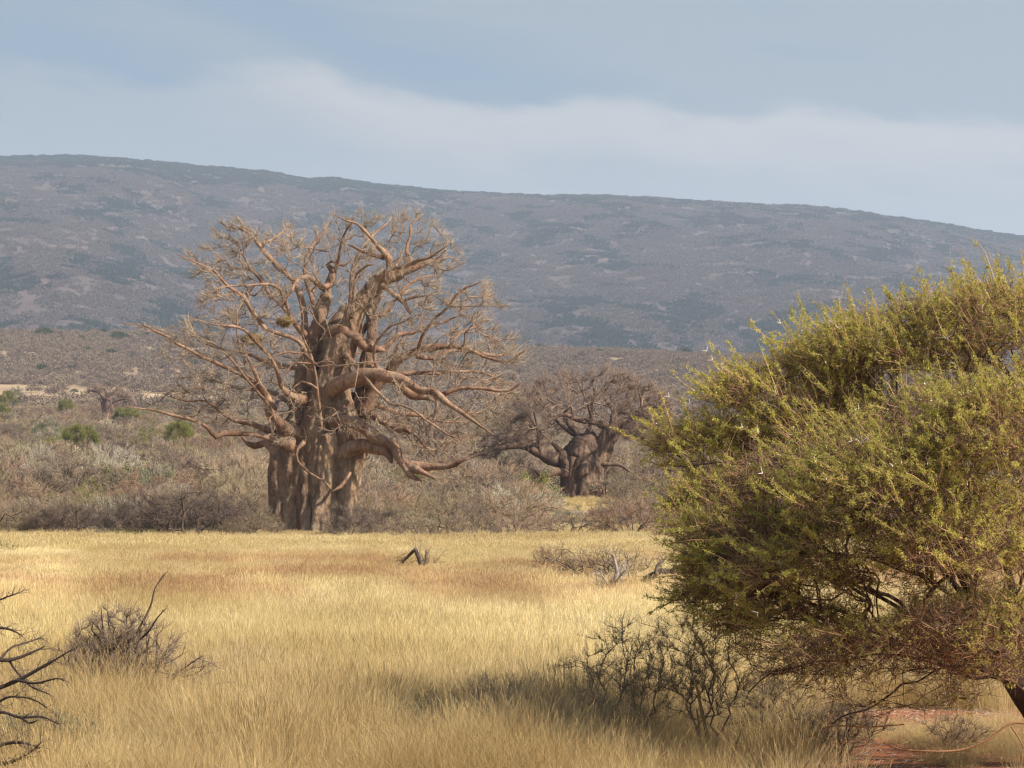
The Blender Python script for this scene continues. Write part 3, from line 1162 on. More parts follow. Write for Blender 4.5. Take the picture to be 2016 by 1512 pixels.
SHORT = ['wide dark trunked thorn bush', 'small flat crowned bush', 'low dense brown bush', 'olive topped edge shrub', 'grey edge bush', 'loose bare bush', "bush at the baobab foot",
         'olive bush left of the trunk', 'grey green shrub', 'silvery bush', 'smaller pale bush', 'bright green bush', 'distant green bush', 'yellow green bush', 'round green bush', 'edge green bush', 'lower edge green bush',
         'dull green bush', 'clearing bush', 'tall russet bush', "dark twigged bush right of the trunk", 'broad grey bush', 'grey bush below the smaller baobab', 'purplish brown bush',
         'reddish brown bush by the thorn tree', 'dull green bush under the limbs', 'grey green bush under the long limb', 'dark grey bush by the smaller trunk']
USED = set()
ZU = [130, 330, 520, 700, 880, 1050, 1250]
ZONES = ['near the left photo edge', 'below the smallest baobab', 'under the long left limb', 'behind the big trunk', "under the big tree's right limbs", 'between the two big baobabs', 'around the smaller baobab', 'left of the green thorn tree']
words2 = {'grey': 'bare grey thorn bush', 'brown': 'bare russet thorn bush', 'upright': 'grey upright twigged bush', 'olive': 'olive tinged bush', 'pale': 'pale silvery bush', 'greygreen': 'grey green leafy bush'}
_DIM = {'dark': (6.6, 2.7), 'grey': (6.6, 2.9), 'brown': (6.0, 2.7), 'upright': (4.6, 3.6), 'pale': (5.8, 2.6), 'olive': (5.6, 2.6), 'green': (5.6, 2.8), 'greygreen': (5.4, 2.5)}


def build_special():
    spots = []
    for px, py, D, kind, var, wpx, hpx, label, nm in SPECIAL:
        x = (px - 1008) / FPX * D
        z = float(gz(x, D))
        zpix = float(at(px, py, D)[2])
        wm, hm = wpx * D / FPX, hpx * D / FPX
        top = zpix + hm
        hm = max(top - z, hm * 0.7)
        dw, dh = _DIM[kind]
        place_shrub(nm, kind, var, (x, D, z - 0.05), rng.random() * 6.28, wm / dw * 1.05, hm / dh, label, nm.replace('_', ' '))
        spots.append((x, D, wm / 2))
    return spots


KEEP_OUT = [(-11.1, 124, 3.4), (6.4, 200, 3.6), (-13.2, 350, 3), (-106, 580, 4)]


def build_scrub():
    spots = build_special()
    placed = [(x, y, r) for x, y, r in spots] + list(KEEP_OUT)
    # countable bushes: the nearest ones of the belt
    cands = []
    n_ind = 250
    tries = 0
    rows = []
    while len(rows) < n_ind and tries < 20000:
        tries += 1
        D = 126 + (tries / 20000.0) ** 0.55 * 190
        D = 126 + rng.random() * (4 + tries * 0.012)
        u = rng.uniform(-90, 1440)
        x = (u - 1008) / FPX * D
        r = rng.uniform(1.5, 3.0) if tries > 260 else rng.uniform(0.8, 2.0)
        if tries <= 260:
            D = rng.uniform(108, 127)
            x = (u - 1008) / FPX * D
            if rng.random() < 0.72:
                continue
        if D < 200 and abs(u - 1148) < 112:
            r = rng.uniform(0.6, 1.1) if D > 138 else r * 0.5
        # straw gaps
        if n2(x, D, 16, 2, 91) > 0.60:
            continue
        # keep the view of the two trunks open
        if abs(u - 612) < 66 and D < 128.5:
            continue
        ok = True
        for (a, b, c) in placed:
            if (a - x) ** 2 + (b - D) ** 2 < (0.62 * (c + r)) ** 2:
                ok = False
                break
        if not ok:
            continue
        placed.append((x, D, r))
        rows.append((x, D, r, u))
    kinds = ['grey', 'grey', 'brown', 'upright', 'grey', 'brown', 'olive', 'pale']
    for x, D, r, u in rows:
        nz = n2(x, D, 30, 2, 55)
        k = kinds[int(rng.integers(0, 6))]
        if rng.random() < (0.14 if u < 520 else 0.06):
            k = 'olive'
        elif rng.random() < 0.05:
            k = 'pale'
        elif rng.random() < 0.04:
            k = 'greygreen'
        dw, dh = _DIM[k]
        s = r * 2 / dw
        side = ZONES[int(np.searchsorted(ZU, u))]
        band = 'front' if D < 142 else ('middle' if D < 175 else 'back')
        words = {'grey': 'bare grey spreading thorn bush', 'brown': 'bare russet rounded thorn bush', 'upright': 'bare grey bush with upright twigs',
                 'olive': 'olive tinged half leafy bush', 'pale': 'pale silvery twigged bush', 'greygreen': 'grey green leafy bush'}[k]
        nm = 'thorn_bush' if k in ('grey', 'brown', 'upright') else 'shrub'
        lab = words + ', ' + band + ' of the scrub ' + side
        best = None
        for sp in SPECIAL[:]:
            if abs(sp[2] - D) < 22:
                du = u - sp[0]
                if best is None or abs(du) < abs(best[0]):
                    best = (du, D - sp[2], SHORT[SPECIAL.index(sp)])
        if D < 165 and best and abs(best[0]) < 130:
            rel = 'behind' if abs(best[0]) < 30 and best[1] > 0 else ('left of' if best[0] < 0 else 'right of')
            alt = words2[k] + (' just ' if D < 140 else ' set back ') + rel + ' the ' + best[2]
            if alt not in USED:
                lab = alt
        USED.add(lab)
        place_shrub(nm, k, int(rng.integers(0, 4)), (x, D, float(gz(x, D)) - 0.08), rng.random() * 6.28, s * 1.12, s * rng.uniform(0.78, 1.15), lab, nm.replace('_', ' '),
                    group={'grey': 'grey thorn bushes', 'brown': 'russet thorn bushes', 'upright': 'upright grey bushes', 'olive': 'olive bushes', 'pale': 'pale bushes', 'greygreen': 'grey green bushes'}[k] + ' in the ' + band + ' of the scrub ' + side)
    Dmax = max(r[1] for r in rows)
    print('individual bushes', len(rows), 'to distance', Dmax)
    # the rest of the belt, too many to count
    protos = [joined(3.0, 2.7, 'shrub_grey', 60, 620), joined(2.7, 2.5, 'shrub_brown', 60, 620), joined(2.2, 3.1, 'shrub_grey', 60, 520), joined(2.7, 2.3, 'shrub_brown', 60, 620),
              joined(2.5, 2.3, 'shrub_pale', 50, 420), joined(2.5, 2.5, 'shrub_olive', 50, 350, (2300, 0.2), 'leaf_green')]
    out = []
    n = 5200
    D = np.sqrt(rng.uniform(Dmax ** 2, 640 ** 2, n))
    
    u = rng.uniform(-300, 2320, n)
    D2 = np.sqrt(rng.uniform(128 ** 2, Dmax ** 2, 420))
    D, u = np.concatenate([D, D2]), np.concatenate([u, rng.uniform(1450, 2320, 420)])
    X = (u - 1008) / FPX * D
    keep = (n2(X, D, 28, 3, 91) < 0.56)
    for (a, b, c) in KEEP_OUT:
        keep &= (X - a) ** 2 + (D - b) ** 2 > (c + 1.5) ** 2
    # keep sight lines to the far baobabs
    keep &= ~((np.abs(u - 212) < 20) & (D > 470) & (D < 585))
    keep &= ~((np.abs(u - 1148) < 60) & (D < 206))
    X, D = X[keep], D[keep]
    m = len(X)
    g = rng.random(m)
    idx = np.where(g < np.where((X / D * FPX + 1008) < 520, 0.11, 0.04), 5, np.where((g > 0.93), 4, rng.integers(0, 4, m)))
    s = rng.uniform(0.7, 1.35, m)
    P = np.stack([X, D, gz(X, D) - 0.1], -1)
    rot = np.stack([0 * X, 0 * X, rng.random(m) * 6.28], -1)
    scatter('plain_scrub', P, rot, np.stack([s * 1.1, s * 1.1, s * rng.uniform(0.8, 1.2, m)], -1), idx, protos, 'dense grey brown leafless scrub covering the plain behind the baobabs')
    # far belt up to the foot of the hill
    fp = []
    for kind in ('far_grey', 'far_grey', 'far_grey', 'far_green'):
        gg = Geo()
        blob_bush(gg, (0, 0, 1.2), 2.6, 1.9, 150, size=0.22)
        P0 = rng.normal(0, 1, (150, 3)) * (1.2, 1.2, 0.3) + (0, 0, 1.0)
        gg.sprigs(P0, P0 * (1, 1, 0.3) + rng.normal(0, 0.7, (150, 3)) + (0, 0, 1.2), rng.uniform(1.0, 2.2, 150), 0.05)
        fp.append(gg.mesh('far_scrub_source', M[kind], smooth=False))
    n = 19000
    D = np.sqrt(rng.uniform(620 ** 2, 1560 ** 2, n))
    u = rng.uniform(-300, 2320, n)
    X = (u - 1008) / FPX * D
    # straw coloured clearing across the left and a thinner one further right
    c0 = 715 + (u - 0) * 0.02
    clear = (D > c0) & (D < c0 + 200 * np.clip(1.15 - u / 640, 0, 1)) & (u < 640)
    clear |= (np.abs(D - 930) < 16) & (u > 180) & (u < 330)
    clear |= (np.abs(D - 790) < 30) & (u > 940) & (u < 1120)
    keep = ~clear | (rng.random(n) < 0.05)
    keep &= n2(X, D, 60, 3, 19) < 0.72
    X, D, u = X[keep], D[keep], u[keep]
    m = len(X)
    idx = np.where(rng.random(m) < 0.03, 3, rng.integers(0, 3, m))
    s = rng.uniform(0.6, 1.35, m)
    P = np.stack([X, D, gz(X, D) - 0.2], -1)
    rot = np.stack([0 * X, 0 * X, rng.random(m) * 6.28], -1)
    scatter('distant_scrub', P, rot, np.stack([s, s, s * rng.uniform(0.8, 1.3, m)], -1), idx, fp, 'distant brown bushland reaching the foot of the hill')
    # dark green trees at the foot of the hill
    gt = Geo()
    blob_bush(gt, (0, 0, 3.2), 5.2, 3.0, 700, size=0.12)
    lm = gt.mesh('far_tree_leaves', M['leaf_dark'], smooth=False)
    gs = Geo()
    gs.tube([(0, 0, -0.5), (0.1, 0, 1.2), (0.3, 0.1, 3.0)], [0.35, 0.28, 0.2], 7)
    gs.tube([(0.1, 0, 1.2), (1.6, 0.4, 3.0), (2.6, 0.6, 4.0)], [0.2, 0.14, 0.08], 6)
    gs.tube([(0.1, 0, 1.2), (-1.4, -0.4, 2.8), (-2.8, -0.6, 3.8)], [0.2, 0.14, 0.08], 6)
    sm = gs.mesh('far_tree_trunk', M['stem'])
    for px, D, w, lab in ((85, 1370, 36, 'round dark green tree at the foot of the hill, left edge'),
                          (233, 1330, 36, 'dark green tree at the foot of the hill, above the distant baobab'),
                          (1350, 1430, 30, 'small dark green tree at the hill foot just left of the thorn tree top'),
                          (1272, 1440, 22, 'tiny dark green tree at the hill foot above the smaller baobab'),
                          (145, 830, 20, 'small dark tree at the back edge of the straw coloured clearing')):
        x = (px - 1008) / FPX * D
        t = thing('green_tree', lab, 'tree', (x, D, float(gz(x, D))), rng.random() * 6)
        s = w * D / FPX / 10.5
        t.scale = (s, s, s)
        link('trunk', sm, t)
        link('crown', lm, t)


build_scrub()


# ------------------------------------------------------------------ baobabs
def remeshed(geo, voxel, name, mat, disp=0.1, freq=0.6, seed=3, zsq=0.3, fine=0.03):
    me = geo.mesh(name, mat)
    o = bpy.data.objects.new(name, me)
    COL.objects.link(o)
    md = o.modifiers.new('r', 'REMESH')
    md.mode = 'VOXEL'
    md.voxel_size = voxel
    bpy.context.view_layer.update()
    dg = bpy.context.evaluated_depsgraph_get()
    nm = bpy.data.meshes.new_from_object(o.evaluated_get(dg))
    bpy.data.objects.remove(o)
    n = len(nm.vertices)
    co = np.zeros(n * 3)
    nm.vertices.foreach_get('co', co)
    co = co.reshape(-1, 3)
    no = np.zeros(n * 3)
    nm.vertices.foreach_get('normal', no)
    no = no.reshape(-1, 3)
    # fold lines running up the trunk, lumps and fine pits
    w = co * np.array([1, 1, zsq]) * freq
    f1 = 1 - np.abs(2 * fbm(w * 2.3, 3, seed) - 1) * 2.2
    f2 = fbm(co * freq * 3.2 * np.array([1, 1, 0.55]), 4, seed + 9) - 0.5
    f3 = fbm(co * 7.0 * np.array([1, 1, 0.6]), 3, seed + 19) - 0.5
    d = disp * 0.8 * np.clip(f1 - 0.5, -0.8, 0.5) + disp * 1.6 * f2 + fine * 3 * f3
    nm.vertices.foreach_set('co', (co + no * d[:, None]).astype(np.float32).ravel())
    nm.materials.clear()
    nm.materials.append(mat)
    nm.polygons.foreach_set('use_smooth', np.ones(len(nm.polygons), bool))
    nm.update()
    return nm


def px_path(pts, D, d0, d1, step, m):
    """traced limb in photo pixels (x, y, radius px) at distance D, its depth running d0 -> d1"""
    P = np.asarray(pts, float)
    L = np.concatenate([[0], np.cumsum(np.linalg.norm(np.diff(P[:, :2], axis=0), axis=1))])
    t = L / L[-1]
    dep = D + d0 + (d1 - d0) * t
    X = at(P[:, 0], P[:, 1], dep)
    R = P[:, 2] * dep / FPX * m
    S = smooth_path(np.concatenate([X, R[:, None]], 1), step)
    return S[:, :3], np.maximum(S[:, 3], 0.004)


def in_poly(x, y, poly):
    c = np.zeros(len(x), bool)
    n = len(poly)
    for i in range(n):
        x1, y1 = poly[i]
        x2, y2 = poly[(i + 1) % n]
        cond = (y1 > y) != (y2 > y)
        with np.errstate(divide='ignore', invalid='ignore'):
            xi = (x2 - x1) * (y - y1) / (y2 - y1 + 1e-12) + x1
        c ^= cond & (x < xi)
    return c


def build_baobab(name, label, D, basepx, trunk_cols, limbs, poly, cen, halfdep, ntar, ntw, mats, voxel, tipr, twl, disp, extra=None, sides=10, seed=1):
    base = at(basepx[0], basepx[1], D)
    base[2] = float(gz(base[0], D)) - 0.1
    root = thing(name, label, 'tree', tuple(base))
    g = Geo()
    for pts, d0, d1 in trunk_cols:
        X, R = px_path(pts, D, d0, d1, 0.5, 1.0)
        g.tube(X, R, 14, lump=0.10, seed=seed)
        seed += 1
    for c in g.V:
        c -= base
    me = remeshed(g, voxel, 'baobab_trunk', M[mats[0]], disp=disp, seed=seed)
    link('trunk', me, root)
    # traced limbs
    NP, NPar, NR, lowest = [], [], [], []
    n = 0
    for li, (pts, d0, d1) in enumerate(limbs):
        pts = [(a, b, r * (0.66 + 0.30 * min(1, max(0, (r - 5) / 9.0)))) for a, b, r in pts]
        X, R = px_path(pts, D, d0, d1, 0.4, 1.0)
        # knobbly life in the line
        k = len(X)
        w = np.minimum(np.arange(k), 4)[:, None] / 4.0
        X = X + (np.stack([vnoise(X * 0.7 + 9 * q, seed + q) for q in range(3)], -1) - 0.5) * 0.22 * w
        R = R * (0.80 + 0.42 * vnoise(X * 1.6, seed + 5))
        gl = Geo()
        gl.tube(X - base, R, sides if R.max() > 0.12 else 7, lump=0.24, seed=seed + li)
        link('limb', gl.mesh('baobab_limb', M[mats[1]]), root)
        st = max(1, 2)
        sel = np.arange(0, k, st)
        NP.append(X[sel])
        NR.append(R[sel])
        NPar.append(np.concatenate([[-1], n + np.arange(len(sel) - 1)]))
        n += len(sel)
    P = np.concatenate(NP)
    par = np.concatenate(NPar)
    R0 = np.concatenate(NR)
    # targets inside the traced outline of the crown
    poly = [tuple(p) for p in poly]
    xs, ys = np.array(poly).T
    tx, ty = [], []
    while len(tx) < ntar:
        a = rng.uniform(xs.min(), xs.max(), 4000)
        b = rng.uniform(ys.min(), ys.max(), 4000)
        k = in_poly(a, b, poly)
        tx += list(a[k])
        ty += list(b[k])
    tx, ty = np.array(tx[:ntar]), np.array(ty[:ntar])
    rx, ry = (xs.max() - xs.min()) / 2, (ys.max() - ys.min()) / 2
    rho = np.clip(np.sqrt(((tx - cen[0]) / rx) ** 2 + ((ty - cen[1]) / ry) ** 2), 0, 1)
    half = halfdep * np.sqrt(np.clip(1 - rho ** 2, 0.04, 1))
    sgn = rng.uniform(-1, 1, ntar)
    dep = half * np.sign(sgn) * np.abs(sgn) ** 0.7
    dep = np.where((rho < 0.30) & (dep < 0) & (rng.random(ntar) < 0.7), dep * -0.6 + 1.0, dep)
    T = at(tx, ty, D + dep)
    cw = at(cen[0], cen[1], D)
    order = np.argsort(np.linalg.norm(T - cw, axis=1))
    T = T[order]
    n0 = len(P)
    # only thinner wood carries side branches
    mask = R0 < np.quantile(R0, 0.93)
    # path length penalty measured along each limb keeps branches short
    P2, par2 = grow(P, par, T, 0.55, w=0.12, jit=0.20, lean=0.35, mask=mask)
    R2 = radii(P2, par2, tipr, 2.15, first=n0, rmax=0.075)
    Rf = np.concatenate([R0, R2[n0:]])
    gb = Geo()
    gb.graph(P2 - base, par2, Rf, 5, first=n0)
    link('branches', gb.mesh('baobab_branches', M[mats[2]]), root, kind='stuff')
    # fine twigs
    w = np.where(np.arange(len(P2)) >= n0, 1.0 / (Rf + 0.02), 0.12 / (Rf + 0.05))
    w[Rf > 0.30] = 0
    rr_ = np.linalg.norm((P2 - at(cen[0], cen[1], D)) * np.array([1, 0, 1]), axis=1) / (rx * D / FPX)
    w = w * np.clip(0.18 + rr_ * 1.5, 0, 1) ** 1.3
    w /= w.sum()
    k = rng.choice(len(P2), ntw, p=w)
    pk = P2[k]
    pp = np.where(par2[k] >= 0, par2[k], k)
    f = rng.random(ntw)[:, None]
    b0 = pk * f + P2[pp] * (1 - f)
    outw = unit((b0 - cw) * np.array([1, 1, 1.0]))
    along = unit(pk - P2[pp] + 1e-6)
    low = np.clip((b0[:, 2:3] - base[2]) / (cw[2] - base[2]), 0, 1)
    dirs = unit(outw * 0.7 * np.array([1, 1, 0.75]) + along * 0.75 + np.array([0, 0, 0.35]) * (low - 0.25) + rng.normal(0, 0.55, (ntw, 3)))
    L = twl * rng.uniform(0.35, 1.35, ntw)
    gt = Geo()
    rr = tipr * rng.uniform(0.6, 1.15, ntw)
    bend0 = rng.normal(0, 0.25, (ntw, 3)) + np.array([0, 0, -0.35])
    gt.sprigs(b0 - base, dirs, L, rr, bend=bend0)
    m = ntw
    k2 = rng.integers(0, ntw, m)
    b2 = b0[k2] + unit(dirs[k2]) * L[k2][:, None] * rng.uniform(0.15, 0.8, m)[:, None]
    gt.sprigs(b2 - base, dirs[k2] + rng.normal(0, 0.65, (m, 3)) + np.array([0, 0, 0.3]), L[k2] * rng.uniform(0.3, 0.7, m), rr[k2] * 0.75)
    link('twigs', gt.mesh('baobab_twigs', M[mats[3]]), root, kind='stuff')
    return root


TRUNK1 = [
    ([(572, 1085, 50), (570, 1030, 43), (570, 960, 41), (570, 905, 40), (580, 862, 36), (598, 820, 30)], 0.4, 0.6),
    ([(622, 1085, 40), (622, 1010, 33), (626, 930, 34), (630, 860, 38), (638, 800, 35), (655, 740, 31), (672, 690, 28), (690, 645, 22), (700, 612, 18), (720, 582, 16.5), (740, 561, 15.5), (762, 546, 15), (790, 537, 12)], -0.5, -0.8),
    ([(664, 1085, 42), (668, 1020, 31), (676, 950, 33), (688, 900, 30), (682, 850, 30), (668, 805, 30), (662, 760, 26)], -0.9, -0.6),
    ([(640, 1080, 60), (640, 980, 52), (640, 880, 50), (640, 810, 38)], 1.5, 1.2),
    ([(588, 1088, 40), (586, 1000, 36), (586, 930, 36), (590, 880, 34)], -0.55, -0.5),
    ([(640, 1088, 40), (642, 1000, 36), (646, 930, 38), (650, 880, 36)], -1.0, -0.9),
    ([(606, 1088, 52), (604, 1000, 50), (600, 920, 50), (606, 860, 42)], 0.9, 0.9),
    ([(656, 1088, 48), (656, 1000, 44), (662, 920, 44), (660, 860, 40)], 0.4, 0.5),
    ([(690, 900, 24), (703, 850, 22), (714, 808, 20), (721, 761, 18), (723, 712, 14), (731, 651, 12), (728, 615, 10), (742, 585, 6), (750, 570, 2)], 1.4, 2.5),
    ([(592, 900, 36), (594, 830, 31), (600, 760, 25), (612, 690, 17), (626, 640, 12.5), (637, 596, 10.5), (647, 562, 8.5), (656, 534, 6.5), (662, 520, 2.5)], 0.6, 0.4),
    ([(632, 730, 22), (645, 680, 17), (662, 640, 14), (672, 618, 9), (684, 596, 4)], 0.6, 1.5),
    # buttresses and folds on the front
    ([(602, 1088, 19), (604, 1030, 13), (600, 985, 10), (598, 930, 10), (592, 890, 10)], -2.1, -1.1),
    ([(640, 1088, 20), (634, 1040, 15), (640, 985, 14), (645, 940, 15), (648, 900, 16), (650, 860, 16)], -2.2, -1.5),
    ([(672, 1085, 22), (680, 1020, 13), (690, 960, 13), (702, 915, 14), (712, 885, 13)], -1.9, -1.0),
    ([(664, 1010, 8), (668, 978, 13), (660, 950, 9)], -1.6, -1.3),
    ([(618, 1085, 12), (621, 1030, 8), (628, 990, 8), (634, 950, 7)], -2.6, -2.0),
    ([(555, 1088, 27), (552, 1020, 22), (550, 950, 21), (551, 900, 19)], -0.7, -0.6),
]
